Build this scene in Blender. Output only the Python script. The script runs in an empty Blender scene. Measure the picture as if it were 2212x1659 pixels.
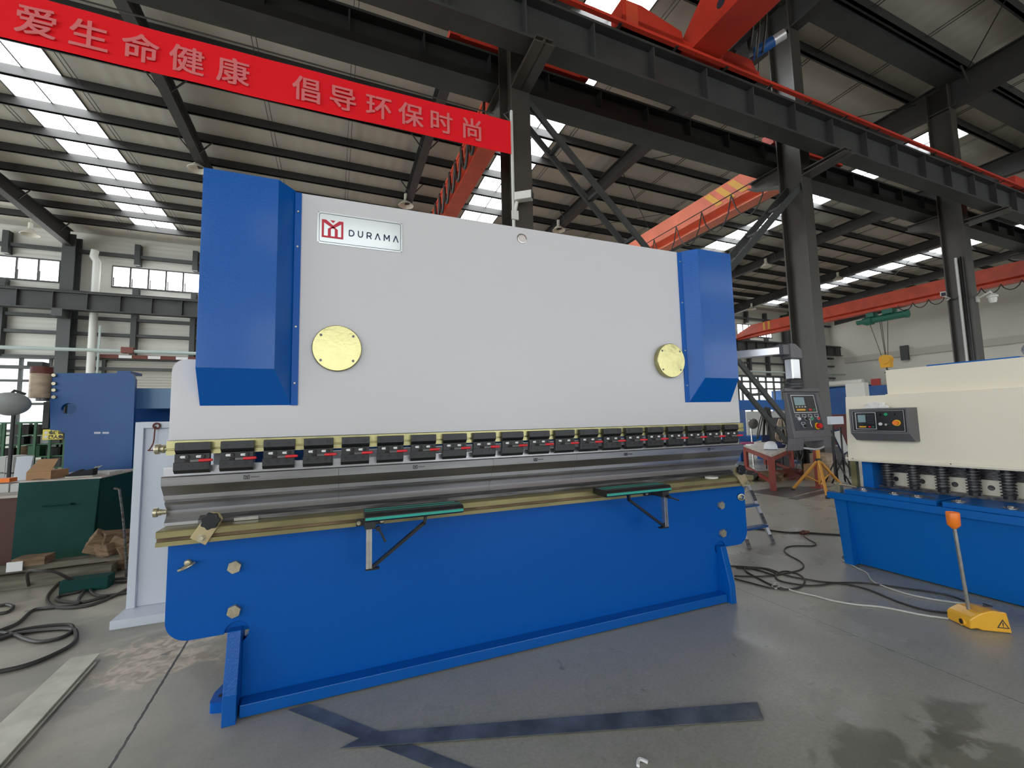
EXPO = 0.12; WORLD = 3.6; SKYE = 10.0; WINE = 5.0     # exposure, daylight through the open front, skylights, high windows
import bpy, bmesh, math, random
from mathutils import Vector, Matrix
random.seed(7)
scn = bpy.context.scene
C = bpy.data.collections.new('workshop'); scn.collection.children.link(C)
SC = 1.24                      # metres per drafting unit
H = 1.17                       # eye height in drafting units
# ------------------------------------------------------------------ camera
FPX = 918.5975
def cam_rows():
    a, b, g = (math.radians(v) for v in (-21.59768, 4.87473, -1.29589))
    Rz = Matrix(((math.cos(a), math.sin(a), 0), (-math.sin(a), math.cos(a), 0), (0, 0, 1)))
    B = Matrix(((1, 0, 0), (0, 0, -1), (0, 1, 0)))
    Rx = Matrix(((1, 0, 0), (0, math.cos(b), math.sin(b)), (0, -math.sin(b), math.cos(b))))
    Rr = Matrix(((math.cos(g), -math.sin(g), 0), (math.sin(g), math.cos(g), 0), (0, 0, 1)))
    return Rr @ Rx @ B @ Rz
RW = cam_rows()                # world -> camera (x right, y down, z forward)
cd = bpy.data.cameras.new('camera'); cam = bpy.data.objects.new('camera', cd); C.objects.link(cam)
cd.sensor_width = 36.0; cd.lens = FPX * 36.0 / 2212.0; cd.clip_end = 500; cd.clip_start = 0.02
cam.matrix_world = Matrix.Translation((0, 0, H * SC)) @ (RW.transposed() @ Matrix.Diagonal((1, -1, -1))).to_4x4()
scn.camera = cam
# ------------------------------------------------------------------ light and exposure
scn.view_settings.view_transform = 'Standard'; scn.view_settings.look = 'None'
scn.view_settings.gamma = 1.0; scn.view_settings.use_curve_mapping = False
scn.view_settings.exposure = EXPO
w = bpy.data.worlds.new('overcast_sky'); scn.world = w; w.use_nodes = True
nt = w.node_tree; bg = nt.nodes['Background']
bg.inputs['Color'].default_value = (0.90, 0.96, 1.0, 1); bg.inputs['Strength'].default_value = WORLD
scn.cycles.max_bounces = 7; scn.cycles.diffuse_bounces = 4; scn.cycles.glossy_bounces = 4
scn.cycles.caustics_reflective = False; scn.cycles.caustics_refractive = False
scn.cycles.sample_clamp_indirect = 4.0
try: scn.cycles.use_denoising = True
except Exception: pass
# ------------------------------------------------------------------ coordinates
def ray(px, py):
    return RW.transposed() @ Vector(((px - 1106.0) / FPX, (py - 829.5) / FPX, 1.0))
def at(px, py, X=None, Y=None, Z=None):
    """where the sight line through a point of the photo meets the real plane X=, Y= or Z= (Z is height above the floor)"""
    d = ray(px, py)
    if Y is not None: t = Y / d.y
    elif X is not None: t = X / d.x
    else: t = (Z - H) / d.z
    p = d * t; return Vector((p.x, p.y, p.z + H))
TH = math.radians(1.1349); K = 0.82      # hall axes, and the hall's unit (measured from eye height)
HB = Matrix.Translation((0, 0, H)) @ Matrix.Rotation(TH, 4, 'Z') @ Matrix.Scale(K, 4)
HBi = HB.inverted()
FZ = -H / K                              # floor level in hall units
def atb(px, py, X=None, Y=None, Z=None):
    d = Matrix.Rotation(-TH, 3, 'Z') @ ray(px, py)
    if Y is not None: t = Y / d.y
    elif X is not None: t = X / d.x
    else: t = Z / d.z
    return d * t
# ------------------------------------------------------------------ materials
def mat(name, col, rough=0.5, metal=0.0, bump=0.0, bscale=60.0, var=0.0, vscale=4.0, coat=0.0, emis=None, estr=0.0, spec=0.5, rvar=0.0, col2=None, stretch=None):
    m = bpy.data.materials.new(name); m.use_nodes = True
    n = m.node_tree.nodes; l = m.node_tree.links; b = n['Principled BSDF']
    b.inputs['Base Color'].default_value = (*col, 1); b.inputs['Roughness'].default_value = rough
    b.inputs['Metallic'].default_value = metal; b.inputs['Specular IOR Level'].default_value = spec
    if coat: b.inputs['Coat Weight'].default_value = coat; b.inputs['Coat Roughness'].default_value = 0.12
    if emis: b.inputs['Emission Color'].default_value = (*emis, 1); b.inputs['Emission Strength'].default_value = estr
    if bump or var or rvar:
        tc = n.new('ShaderNodeTexCoord'); src = tc.outputs['Object']
        if stretch:
            mp = n.new('ShaderNodeMapping'); mp.inputs['Scale'].default_value = stretch; l.new(src, mp.inputs['Vector']); src = mp.outputs['Vector']
    if bump:
        t = n.new('ShaderNodeTexNoise'); t.inputs['Scale'].default_value = bscale; t.inputs['Detail'].default_value = 2
        l.new(src, t.inputs['Vector']); bp = n.new('ShaderNodeBump'); bp.inputs['Strength'].default_value = bump; bp.inputs['Distance'].default_value = 0.004
        l.new(t.outputs['Fac'], bp.inputs['Height']); l.new(bp.outputs['Normal'], b.inputs['Normal'])
    if var or rvar:
        t = n.new('ShaderNodeTexNoise'); t.inputs['Scale'].default_value = vscale; t.inputs['Detail'].default_value = 5; l.new(src, t.inputs['Vector'])
        if var:
            r = n.new('ShaderNodeValToRGB'); c2 = col2 or tuple(max(0, c * (1 - var)) for c in col)
            r.color_ramp.elements[0].position = 0.35; r.color_ramp.elements[1].position = 0.65
            r.color_ramp.elements[0].color = (*c2, 1); r.color_ramp.elements[1].color = (*col, 1)
            l.new(t.outputs['Fac'], r.inputs['Fac']); l.new(r.outputs['Color'], b.inputs['Base Color'])
        if rvar:
            mr = n.new('ShaderNodeMapRange'); mr.inputs['From Min'].default_value = 0.3; mr.inputs['From Max'].default_value = 0.7
            mr.inputs['To Min'].default_value = max(0.03, rough - rvar); mr.inputs['To Max'].default_value = min(1, rough + rvar)
            l.new(t.outputs['Fac'], mr.inputs['Value']); l.new(mr.outputs['Result'], b.inputs['Roughness'])
    return m
M = {}
M['blue'] = mat('blue_paint', (0.0, 0.097, 0.43), 0.40, bump=0.08, bscale=90, coat=0.06, spec=0.22)
M['blue_gloss'] = mat('blue_gloss_paint', (0.0, 0.098, 0.42), 0.27, bump=0.35, bscale=110, coat=0.22, spec=0.3)
M['blue_old'] = mat('blue_dull_paint', (0.012, 0.10, 0.34), 0.38, var=0.2, vscale=2, spec=0.5)
M['blue_shear'] = mat('blue_shear_paint', (0.0, 0.12, 0.44), 0.42, bump=0.1, bscale=80, spec=0.3)
M['white'] = mat('white_paint', (0.68, 0.665, 0.68), 0.34, bump=0.05, bscale=160, spec=0.4)
M['cream'] = mat('cream_paint', (0.86, 0.79, 0.64), 0.42, bump=0.05, bscale=120)
M['lightgrey'] = mat('pale_grey_paint', (0.62, 0.66, 0.72), 0.36, bump=0.1, bscale=90, coat=0.15)
M['zinc'] = mat('yellow_zinc', (0.60, 0.55, 0.27), 0.36, metal=0.75, var=0.35, vscale=9, rvar=0.1)
M['zincrail'] = mat('yellow_zinc_rail', (0.34, 0.30, 0.14), 0.42, metal=0.5, var=0.35, vscale=7, rvar=0.1, stretch=(0.4, 1, 1))
M['gold'] = mat('brass_plate', (0.56, 0.51, 0.24), 0.22, metal=0.85, var=0.35, vscale=7, rvar=0.08, bump=0.15, bscale=40)
M['steel'] = mat('ground_steel', (0.47, 0.465, 0.48), 0.34, metal=0.92, var=0.22, vscale=5, rvar=0.06, stretch=(0.25, 3, 3), bump=0.05, bscale=200)
M['steeldark'] = mat('worn_steel', (0.20, 0.19, 0.19), 0.38, metal=0.7, var=0.6, vscale=14, rvar=0.1, stretch=(0.3, 2, 4))
M['chrome'] = mat('bright_steel', (0.62, 0.60, 0.57), 0.25, metal=0.9, var=0.2, vscale=20)
M['bolt'] = mat('plated_bolt', (0.62, 0.56, 0.40), 0.35, metal=0.7, var=0.3, vscale=60)
M['black'] = mat('black_oxide', (0.022, 0.022, 0.024), 0.42, bump=0.05, bscale=200)
M['blackgap'] = mat('dark_slot', (0.012, 0.010, 0.008), 0.7)
M['knob'] = mat('black_knob', (0.012, 0.012, 0.014), 0.32)
M['red'] = mat('red_grip', (0.72, 0.02, 0.03), 0.30, coat=0.3)
M['teal'] = mat('teal_strip', (0.03, 0.42, 0.33), 0.35)
M['ink'] = mat('black_ink', (0.03, 0.03, 0.04), 0.5)
M['inkblue'] = mat('slate_ink', (0.045, 0.06, 0.11), 0.4)
M['logored'] = mat('logo_red', (0.62, 0.02, 0.05), 0.35)
M['nameplate'] = mat('satin_nameplate', (0.70, 0.72, 0.72), 0.16, metal=0.35)
M['frame'] = mat('dark_structural_steel', (0.030, 0.028, 0.026), 0.55, var=0.25, vscale=1.5, bump=0.03)
M['frame2'] = mat('grey_structural_steel', (0.042, 0.044, 0.041), 0.5, var=0.3, vscale=1.2)
M['column'] = mat('column_steel', (0.060, 0.052, 0.043), 0.36, var=0.3, vscale=1.0, rvar=0.08)
M['girt'] = mat('wall_girt_steel', (0.055, 0.06, 0.058), 0.55)
M['roofsheet'] = mat('roof_sheet', (0.20, 0.19, 0.175), 0.7, var=0.12, vscale=0.6, stretch=(1, 0.15, 1))
M['wallsheet'] = mat('wall_sheet', (0.46, 0.46, 0.42), 0.6, var=0.1, vscale=0.5)
M['gable'] = mat('end_wall_plaster', (0.68, 0.66, 0.58), 0.7, var=0.08, vscale=0.3)
M['craneorange'] = mat('crane_orange', (0.70, 0.085, 0.035), 0.42, var=0.25, vscale=1.6)
M['craneorangelit'] = mat('crane_orange_lit', (0.86, 0.20, 0.10), 0.45, var=0.18, vscale=1.2)  # crane orange made lighter, the warm light on the girder is in the colour
M['cranered'] = mat('crane_red', (0.62, 0.045, 0.022), 0.42, var=0.2, vscale=1.5)
M['skylight'] = mat('skylight_sheet', (0.8, 0.8, 0.8), 0.5, emis=(0.93, 0.97, 1.0), estr=SKYE)
M['litpane'] = mat('bright_frosted_pane', (0.8, 0.8, 0.8), 0.4, emis=(1.0, 0.98, 0.95), estr=WINE)
M['banner'] = mat('red_banner_cloth', (0.92, 0.012, 0.022), 0.6, bump=0.1, bscale=8)
def cloth():
    m = bpy.data.materials.new('red_banner_cloth'); m.use_nodes = True; n = m.node_tree.nodes; l = m.node_tree.links; b = n['Principled BSDF']
    b.inputs['Base Color'].default_value = (.95, .015, .025, 1); b.inputs['Roughness'].default_value = .6; b.inputs['Specular IOR Level'].default_value = .15
    t = n.new('ShaderNodeBsdfTranslucent'); t.inputs['Color'].default_value = (1, .03, .035, 1); x = n.new('ShaderNodeMixShader'); x.inputs['Fac'].default_value = .12
    l.new(b.outputs[0], x.inputs[1]); l.new(t.outputs[0], x.inputs[2]); l.new(x.outputs[0], n['Material Output'].inputs['Surface']); return m
M['banner'] = cloth()
M['bannertext'] = mat('faded_pink_print', (0.72, 0.17, 0.17), 0.6)
M['plasticwhite'] = mat('white_plastic', (0.72, 0.70, 0.64), 0.4)
M['camgrey'] = mat('camera_window', (0.05, 0.05, 0.06), 0.2)
M['pvc'] = mat('pvc_pipe', (0.62, 0.62, 0.57), 0.4)
M['greenpipe'] = mat('pale_green_pipe', (0.36, 0.42, 0.39), 0.4)
M['hoist'] = mat('green_hoist_paint', (0.02, 0.15, 0.10), 0.4)
M['yellow'] = mat('yellow_paint', (0.78, 0.40, 0.03), 0.4)
M['pedal'] = mat('amber_plastic', (0.82, 0.42, 0.03), 0.32, coat=0.3)
M['orange'] = mat('orange_plastic', (0.95, 0.22, 0.02), 0.38)
M['pendant'] = mat('graphite_powder_coat', (0.135, 0.13, 0.14), 0.55, bump=0.25, bscale=260)
M['panel'] = mat('control_panel_film', (0.035, 0.042, 0.062), 0.35)
M['panelblack'] = mat('control_panel_black', (0.012, 0.012, 0.014), 0.3)
M['screen'] = mat('lcd_screen', (0.16, 0.24, 0.26), 0.15, emis=(0.3, 0.42, 0.44), estr=0.15)
M['paper'] = mat('white_print', (0.75, 0.75, 0.75), 0.5)
M['estopyellow'] = mat('estop_yellow', (0.80, 0.55, 0.02), 0.35)
M['estopred'] = mat('estop_red', (0.70, 0.02, 0.02), 0.3)
M['btngreen'] = mat('green_button', (0.01, 0.35, 0.14), 0.3)
M['alu'] = mat('anodised_aluminium', (0.74, 0.74, 0.76), 0.32, metal=0.55)
M['greenbench'] = mat('dark_green_paint', (0.003, 0.052, 0.045), 0.6, var=0.2, vscale=3, spec=0.2)
M['brown'] = mat('brown_cabinet_paint', (0.075, 0.022, 0.016), 0.55)
M['card'] = mat('cardboard', (0.42, 0.24, 0.12), 0.8, var=0.15, vscale=10)
M['cardlight'] = mat('pale_cardboard', (0.60, 0.45, 0.34), 0.8)
M['wood'] = mat('weathered_wood', (0.24, 0.15, 0.085), 0.8, var=0.5, vscale=9, stretch=(1, 1, 4))
M['timber'] = mat('grey_timber', (0.20, 0.18, 0.13), 0.8, var=0.5, vscale=6, stretch=(0.4, 4, 4))
M['cable'] = mat('black_rubber_cable', (0.035, 0.032, 0.028), 0.5)
M['cablegrey'] = mat('light_grey_cable', (0.50, 0.50, 0.46), 0.5)
M['strip'] = mat('blued_steel_strip', (0.085, 0.098, 0.115), 0.33, metal=0.3, var=0.6, vscale=6, rvar=0.15, col2=(0.20, 0.22, 0.235))
M['plate'] = mat('cream_plate', (0.66, 0.64, 0.50), 0.35, var=0.3, vscale=5)
M['traygrey'] = mat('tray_grey', (0.50, 0.48, 0.42), 0.7)
M['tan'] = mat('tan_primer', (0.50, 0.38, 0.27), 0.5, metal=0.2, var=0.3, vscale=8, stretch=(1, 1, 3))
M['rust'] = mat('rust_brown', (0.14, 0.035, 0.022), 0.6)
M['dish'] = mat('grey_dish', (0.34, 0.36, 0.35), 0.4)
M['rackgreen'] = mat('green_rack_paint', (0.035, 0.13, 0.06), 0.5)
M['signyellow'] = mat('yellow_sign', (0.85, 0.72, 0.12), 0.5)
M['crate'] = mat('white_crate', (0.55, 0.56, 0.54), 0.6)
M['tablered'] = mat('red_table_paint', (0.27, 0.035, 0.022), 0.45)
M['tabletop'] = mat('worn_white_top', (0.58, 0.52, 0.47), 0.6, var=0.25, vscale=8)
M['hat'] = mat('white_hard_hat', (0.78, 0.80, 0.84), 0.3)
M['navy'] = mat('navy_cloth', (0.015, 0.025, 0.08), 0.8)
M['tripod'] = mat('orange_yellow_tripod', (0.72, 0.33, 0.05), 0.45)
M['tissue'] = mat('crumpled_tissue', (0.82, 0.80, 0.77), 0.8)
M['container'] = mat('maroon_cabinet', (0.10, 0.02, 0.02), 0.6)
M['compressor'] = mat('olive_machine_paint', (0.10, 0.13, 0.06), 0.5)
M['shutterblue'] = mat('blue_shutter', (0.01, 0.07, 0.22), 0.5)
M['brick'] = mat('red_panel', (0.42, 0.06, 0.05), 0.6)
M['outwall'] = mat('pale_building', (0.75, 0.72, 0.72), 0.8)
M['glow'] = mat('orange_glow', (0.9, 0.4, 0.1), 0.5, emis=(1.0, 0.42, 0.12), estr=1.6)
M['lamp'] = mat('lamp_enamel', (0.66, 0.62, 0.52), 0.4)
M['shoe'] = mat('black_shoe_cloth', (0.010, 0.010, 0.016), 0.8)
M['sole'] = mat('pale_sole', (0.50, 0.48, 0.42), 0.6)
def glass_mat():
    m = bpy.data.materials.new('window_glass'); m.use_nodes = True
    n = m.node_tree.nodes; l = m.node_tree.links; n.remove(n['Principled BSDF'])
    t = n.new('ShaderNodeBsdfTransparent'); t.inputs['Color'].default_value = (0.93, 0.95, 0.95, 1)
    g = n.new('ShaderNodeBsdfGlossy'); g.inputs['Roughness'].default_value = 0.05
    x = n.new('ShaderNodeMixShader'); x.inputs['Fac'].default_value = 0.06
    l.new(t.outputs[0], x.inputs[1]); l.new(g.outputs[0], x.inputs[2]); l.new(x.outputs[0], n['Material Output'].inputs['Surface'])
    return m
M['glass'] = glass_mat()
def ribbed(name, base, axis, pitch, depth=0.5):
    """sheet metal with ribs across one axis"""
    m = mat(name, base, 0.6); n = m.node_tree.nodes; l = m.node_tree.links
    tc = n.new('ShaderNodeTexCoord'); wv = n.new('ShaderNodeTexWave'); wv.wave_type = 'BANDS'; wv.bands_direction = axis
    wv.inputs['Scale'].default_value = 1.0 / pitch * 0.3183; l.new(tc.outputs['Object'], wv.inputs['Vector'])
    bp = n.new('ShaderNodeBump'); bp.inputs['Strength'].default_value = depth; bp.inputs['Distance'].default_value = 0.03
    l.new(wv.outputs['Fac'], bp.inputs['Height']); l.new(bp.outputs['Normal'], n['Principled BSDF'].inputs['Normal'])
    return m
M['roofsheet'] = ribbed('roof_sheet', (0.44, 0.41, 0.345), 'X', 0.5, 0.3)
M['wallsheet'] = ribbed('wall_sheet', (0.62, 0.61, 0.54), 'Z', 0.25, 0.4)
M['shutter'] = ribbed('shutter_slats', (0.42, 0.40, 0.34), 'Z', 0.16, 0.9)
def floor_mat():
    m = bpy.data.materials.new('concrete_floor'); m.use_nodes = True
    n = m.node_tree.nodes; l = m.node_tree.links; b = n['Principled BSDF']
    tc = n.new('ShaderNodeTexCoord'); src = tc.outputs['Object']
    def noise(sc, det=4, dist=0.0):
        t = n.new('ShaderNodeTexNoise'); t.inputs['Scale'].default_value = sc; t.inputs['Detail'].default_value = det
        t.inputs['Distortion'].default_value = dist; l.new(src, t.inputs['Vector']); return t.outputs['Fac']
    def ramp(v, p0, p1, c0=(0, 0, 0, 1), c1=(1, 1, 1, 1)):
        r = n.new('ShaderNodeValToRGB'); e = r.color_ramp.elements
        e[0].position = p0; e[1].position = p1; e[0].color = c0; e[1].color = c1; l.new(v, r.inputs['Fac']); return r.outputs['Color']
    def mix(f, a, bb, mode='MIX'):
        x = n.new('ShaderNodeMix'); x.data_type = 'RGBA'; x.blend_type = mode
        if isinstance(f, float): x.inputs[0].default_value = f
        else: l.new(f, x.inputs[0])
        for s, v in ((6, a), (7, bb)):
            if isinstance(v, tuple): x.inputs[s].default_value = v
            else: l.new(v, x.inputs[s])
        return x.outputs[2]
    def math_(op, a, bb=None, cc=None):
        x = n.new('ShaderNodeMath'); x.operation = op
        for i, v in enumerate((a, bb, cc)):
            if v is None: continue
            if isinstance(v, (int, float)): x.inputs[i].default_value = v
            else: l.new(v, x.inputs[i])
        return x.outputs[0]
    base = mix(ramp(noise(0.9, 5), 0.38, 0.66), (0.33, 0.33, 0.275, 1), (0.42, 0.415, 0.35, 1))
    base = mix(ramp(noise(9, 6, 0.4), 0.35, 0.72), base, (0.38, 0.365, 0.32, 1)); x_ = None
    fine = ramp(noise(60, 3), 0.3, 0.75, (0.86, 0.86, 0.86, 1), (1.08, 1.08, 1.08, 1)); base = mix(1.0, base, fine, 'MULTIPLY')
    # worn dusty concrete to the left of the press
    sp = n.new('ShaderNodeSeparateXYZ'); l.new(src, sp.inputs[0]); X = sp.outputs['X']; Y = sp.outputs['Y']
    left = n.new('ShaderNodeMapRange'); left.inputs['From Min'].default_value = 0.3; left.inputs['From Max'].default_value = -1.3; l.new(X, left.inputs['Value'])
    dusty = mix(ramp(noise(2.2, 8, 0.6), 0.42, 0.6), (0.29, 0.265, 0.22, 1), (0.46, 0.41, 0.33, 1))
    base = mix(math_('MULTIPLY', left.outputs['Result'], 0.75), base, dusty)
    # warm patch of light painted into the chipped concrete beside the press foot
    def blob(cx, cy, r, soft, wob=0.5, sc=3.0, sx=1.0):
        dx = math_('MULTIPLY', math_('SUBTRACT', X, cx * SC), 1.0 / sx); dy = math_('SUBTRACT', Y, cy * SC)
        d = math_('SQRT', math_('ADD', math_('MULTIPLY', dx, dx), math_('MULTIPLY', dy, dy)))
        d = math_('ADD', d, math_('MULTIPLY', math_('SUBTRACT', noise(sc, 6, 0.8), 0.5), wob))
        mr = n.new('ShaderNodeMapRange'); mr.inputs['From Min'].default_value = r * SC + soft; mr.inputs['From Max'].default_value = r * SC - soft; l.new(d, mr.inputs['Value']); return mr.outputs['Result']
    base = mix(math_('MULTIPLY', blob(-0.86, 2.82, 0.24, 0.10, 1.0, 5), 0.9), base, mix(ramp(noise(14, 8, 1.0), 0.4, 0.6), (0.38, 0.31, 0.23, 1), (0.66, 0.56, 0.44, 1)))
    base = mix(math_('MULTIPLY', blob(-0.70, 2.05, 0.16, 0.1, 0.6, 4), 0.5), base, (0.38, 0.36, 0.29, 1))
    # oil stain and damp patches on the right
    for cx, cy, r, s_ in ((1.98, 0.86, 0.13, 1.3), (1.72, 1.02, 0.10, 1.6), (2.15, 1.00, 0.07, 2.2)):
        base = mix(math_('MULTIPLY', blob(cx, cy, r, 0.03, 0.35, 5, s_), 0.65), base, (0.105, 0.105, 0.075, 1))
    for cx, cy in ((1.82, 1.16), (2.06, 1.02), (2.03, 0.88)):
        base = mix(math_('MULTIPLY', blob(cx, cy, 0.02, 0.02, 0.3, 18, 1.5), 0.5), base, (0.48, 0.48, 0.45, 1))
    spots = ramp(noise(7.0, 2, 0.3), 0.24, 0.29, (1, 1, 1, 1), (0, 0, 0, 1))
    base = mix(math_('MULTIPLY', spots, 0.55), base, (0.09, 0.09, 0.08, 1))
    # expansion joints
    rough_add = None
    for cx, y0, sl, wd in ((-0.787, 2.917, -0.0477, 0.0065), (2.492, 2.242, -0.0298, 0.0022)):
        lx = math_('SUBTRACT', X, math_('ADD', math_('MULTIPLY', math_('SUBTRACT', Y, y0 * SC), sl), cx * SC))
        lx = math_('ABSOLUTE', math_('ADD', lx, math_('MULTIPLY', math_('SUBTRACT', noise(20, 2), 0.5), 0.012)))
        f = math_('LESS_THAN', lx, wd); base = mix(f, base, (0.035, 0.032, 0.028, 1))
    l.new(base, b.inputs['Base Color'])
    rr = n.new('ShaderNodeMapRange'); rr.inputs['From Min'].default_value = 0.3; rr.inputs['From Max'].default_value = 0.7
    rr.inputs['To Min'].default_value = 0.22; rr.inputs['To Max'].default_value = 0.42; l.new(noise(1.7, 5), rr.inputs['Value'])
    ra = math_('ADD', rr.outputs['Result'], math_('MULTIPLY', left.outputs['Result'], 0.15)); l.new(ra, b.inputs['Roughness'])
    b.inputs['Specular IOR Level'].default_value = 0.5
    bp = n.new('ShaderNodeBump'); bp.inputs['Strength'].default_value = 0.12; bp.inputs['Distance'].default_value = 0.01
    l.new(noise(25, 6, 0.5), bp.inputs['Height']); l.new(bp.outputs['Normal'], b.inputs['Normal'])
    return m
M['floor'] = floor_mat()
# ------------------------------------------------------------------ mesh builder
class MB:
    def __init__(s, xf=None): s.v = []; s.f = []; s.m = []; s.s = []; s.xf = xf
    def add(s, vs, fs, m=0, sm=False):
        o = len(s.v)
        for p in vs:
            p = Vector(p); s.v.append(s.xf @ p if s.xf else p)
        for f in fs: s.f.append([i + o for i in f]); s.m.append(m); s.s.append(sm)
        return s
    def box(s, x0, x1, y0, y1, z0, z1, m=0):
        return s.add([(x0, y0, z0), (x1, y0, z0), (x1, y1, z0), (x0, y1, z0), (x0, y0, z1), (x1, y0, z1), (x1, y1, z1), (x0, y1, z1)],
                     [(0, 3, 2, 1), (4, 5, 6, 7), (0, 1, 5, 4), (1, 2, 6, 5), (2, 3, 7, 6), (3, 0, 4, 7)], m)
    def prism(s, poly, ax, a, b, m=0):
        """polygon in the two other axes, swept along ax ('x','y','z') from a to b"""
        def P(u, v, t): return {'x': (t, u, v), 'y': (u, t, v), 'z': (u, v, t)}[ax]
        n = len(poly); vs = [P(u, v, a) for u, v in poly] + [P(u, v, b) for u, v in poly]
        return s.add(vs, [tuple(range(n))[::-1], tuple(range(n, 2 * n))] + [(i, (i + 1) % n, n + (i + 1) % n, n + i) for i in range(n)], m)
    def hull2(s, A, Bv, m=0):
        """solid between two point loops of equal length"""
        n = len(A); return s.add(list(A) + list(Bv), [tuple(range(n))[::-1], tuple(range(n, 2 * n))] + [(i, (i + 1) % n, n + (i + 1) % n, n + i) for i in range(n)], m)
    def cyl(s, p0, p1, r, n=16, m=0, r1=None, sm=True, rot=0.0):
        p0 = Vector(p0); p1 = Vector(p1); r1 = r if r1 is None else r1
        d = (p1 - p0).normalized(); a = d.orthogonal().normalized() if abs(d.z) > .9 else d.cross(Vector((0, 0, 1))).normalized(); b = d.cross(a)
        vs = []
        for p, rr in ((p0, r), (p1, r1)):
            for i in range(n):
                t = 2 * math.pi * i / n + rot; vs.append(p + (a * math.cos(t) + b * math.sin(t)) * rr)
        s.add(vs, [(i, (i + 1) % n, n + (i + 1) % n, n + i) for i in range(n)], m, sm)
        s.add(vs, [tuple(range(n))[::-1], tuple(range(n, 2 * n))], m); return s
    def tube(s, pts, r, n=6, m=0, closed=False):
        pts = [Vector(p) for p in pts]; N = len(pts); vs = []; prev = None
        for i, p in enumerate(pts):
            q0 = pts[i - 1] if (i or closed) else p; q1 = pts[(i + 1) % N] if (i < N - 1 or closed) else p
            d = (q1 - q0); d = d.normalized() if d.length > 1e-9 else Vector((1, 0, 0))
            a = (prev - d * prev.dot(d)) if prev else d.orthogonal()
            if a.length < 1e-6: a = d.orthogonal()
            a.normalize(); prev = a; b = d.cross(a)
            for k in range(n):
                t = 2 * math.pi * k / n; vs.append(p + (a * math.cos(t) + b * math.sin(t)) * r)
        fs = []
        for i in range(N if closed else N - 1):
            j = (i + 1) % N
            for k in range(n): fs.append((i * n + k, i * n + (k + 1) % n, j * n + (k + 1) % n, j * n + k))
        s.add(vs, fs, m, True)
        if not closed: s.add(vs, [tuple(range(n))[::-1], tuple(range((N - 1) * n, N * n))], m)
        return s
    def lathe(s, prof, c, ax=(0, 0, 1), n=24, m=0):
        """profile of (radius, height) turned about ax through c"""
        c = Vector(c); d = Vector(ax).normalized(); a = d.orthogonal().normalized(); b = d.cross(a); vs = []
        for r, h in prof:
            for k in range(n):
                t = 2 * math.pi * k / n; vs.append(c + d * h + (a * math.cos(t) + b * math.sin(t)) * r)
        fs = [(i * n + k, i * n + (k + 1) % n, (i + 1) * n + (k + 1) % n, (i + 1) * n + k) for i in range(len(prof) - 1) for k in range(n)]
        s.add(vs, fs, m, True); L = len(prof)
        if prof[0][0] > 1e-5: s.add(vs, [tuple(range(n))[::-1]], m)
        if prof[-1][0] > 1e-5: s.add(vs, [tuple(range((L - 1) * n, L * n))], m)
        return s
    def beam(s, p0, p1, wx, wz, m=0, up=(0, 0, 1)):
        p0 = Vector(p0); p1 = Vector(p1); d = (p1 - p0).normalized(); u = Vector(up); a = d.cross(u)
        if a.length < 1e-4: a = d.orthogonal()
        a.normalize(); b = a.cross(d)
        A = [p0 + a * x * wx / 2 + b * z * wz / 2 for x, z in ((-1, -1), (1, -1), (1, 1), (-1, 1))]
        return s.hull2(A, [q + (p1 - p0) for q in A], m)
WLOC = {}
def props(o, label=None, category=None, group=None, kind=None):
    if label: o['label'] = label
    if category: o['category'] = category
    if group: o['group'] = group
    if kind: o['kind'] = kind
    return o
def mk(name, mb, mats, parent=None, bev=0.0, origin=None, **kw):
    if not isinstance(mats, (list, tuple)): mats = [mats]
    vs = mb.v
    if parent is not None: org = WLOC[parent.name]
    else:
        if origin is not None: org = Vector(origin)
        else:
            xs = [p.x for p in vs]; ys = [p.y for p in vs]; org = Vector(((min(xs) + max(xs)) / 2, (min(ys) + max(ys)) / 2, min(p.z for p in vs)))
    me = bpy.data.meshes.new(name); me.from_pydata([(p - org) * SC for p in vs], [], mb.f)
    for mm in mats: me.materials.append(M[mm] if isinstance(mm, str) else mm)
    me.polygons.foreach_set('material_index', mb.m); me.polygons.foreach_set('use_smooth', mb.s); me.update()
    bm = bmesh.new(); bm.from_mesh(me); bmesh.ops.remove_doubles(bm, verts=bm.verts, dist=1e-6); bmesh.ops.recalc_face_normals(bm, faces=bm.faces)
    for e in bm.edges:
        if len(e.link_faces) == 2 and e.calc_face_angle(0) > 0.7: e.smooth = False
    bm.to_mesh(me); bm.free()
    o = bpy.data.objects.new(name, me); C.objects.link(o)
    if parent is not None: o.parent = parent
    else: o.location = org * SC
    WLOC[o.name] = org.copy()
    if bev:
        b = o.modifiers.new('bevel', 'BEVEL'); b.width = bev * SC; b.segments = 2; b.limit_method = 'ANGLE'; b.angle_limit = 0.6
    return props(o, **kw)
def mk_split(name, mb, mats, parent=None, **kw):
    """one object per separate piece"""
    par = list(range(len(mb.v))); key = {}
    def find(a):
        while par[a] != a: par[a] = par[par[a]]; a = par[a]
        return a
    for i, v in enumerate(mb.v):
        k = (round(v.x, 5), round(v.y, 5), round(v.z, 5))
        if k in key: par[find(i)] = find(key[k])
        else: key[k] = i
    for f in mb.f:
        for i in f[1:]: par[find(i)] = find(f[0])
    comp = {}
    for fi, f in enumerate(mb.f): comp.setdefault(find(f[0]), []).append(fi)
    out = []
    for fl in comp.values():
        sub = MB(); mp = {}
        for fi in fl:
            g = []
            for i in mb.f[fi]:
                if i not in mp: mp[i] = len(sub.v); sub.v.append(mb.v[i])
                g.append(mp[i])
            sub.f.append(g); sub.m.append(mb.m[fi]); sub.s.append(mb.s[fi])
        out.append(mk(name, sub, mats, parent=parent, **kw))
    return out
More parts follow.
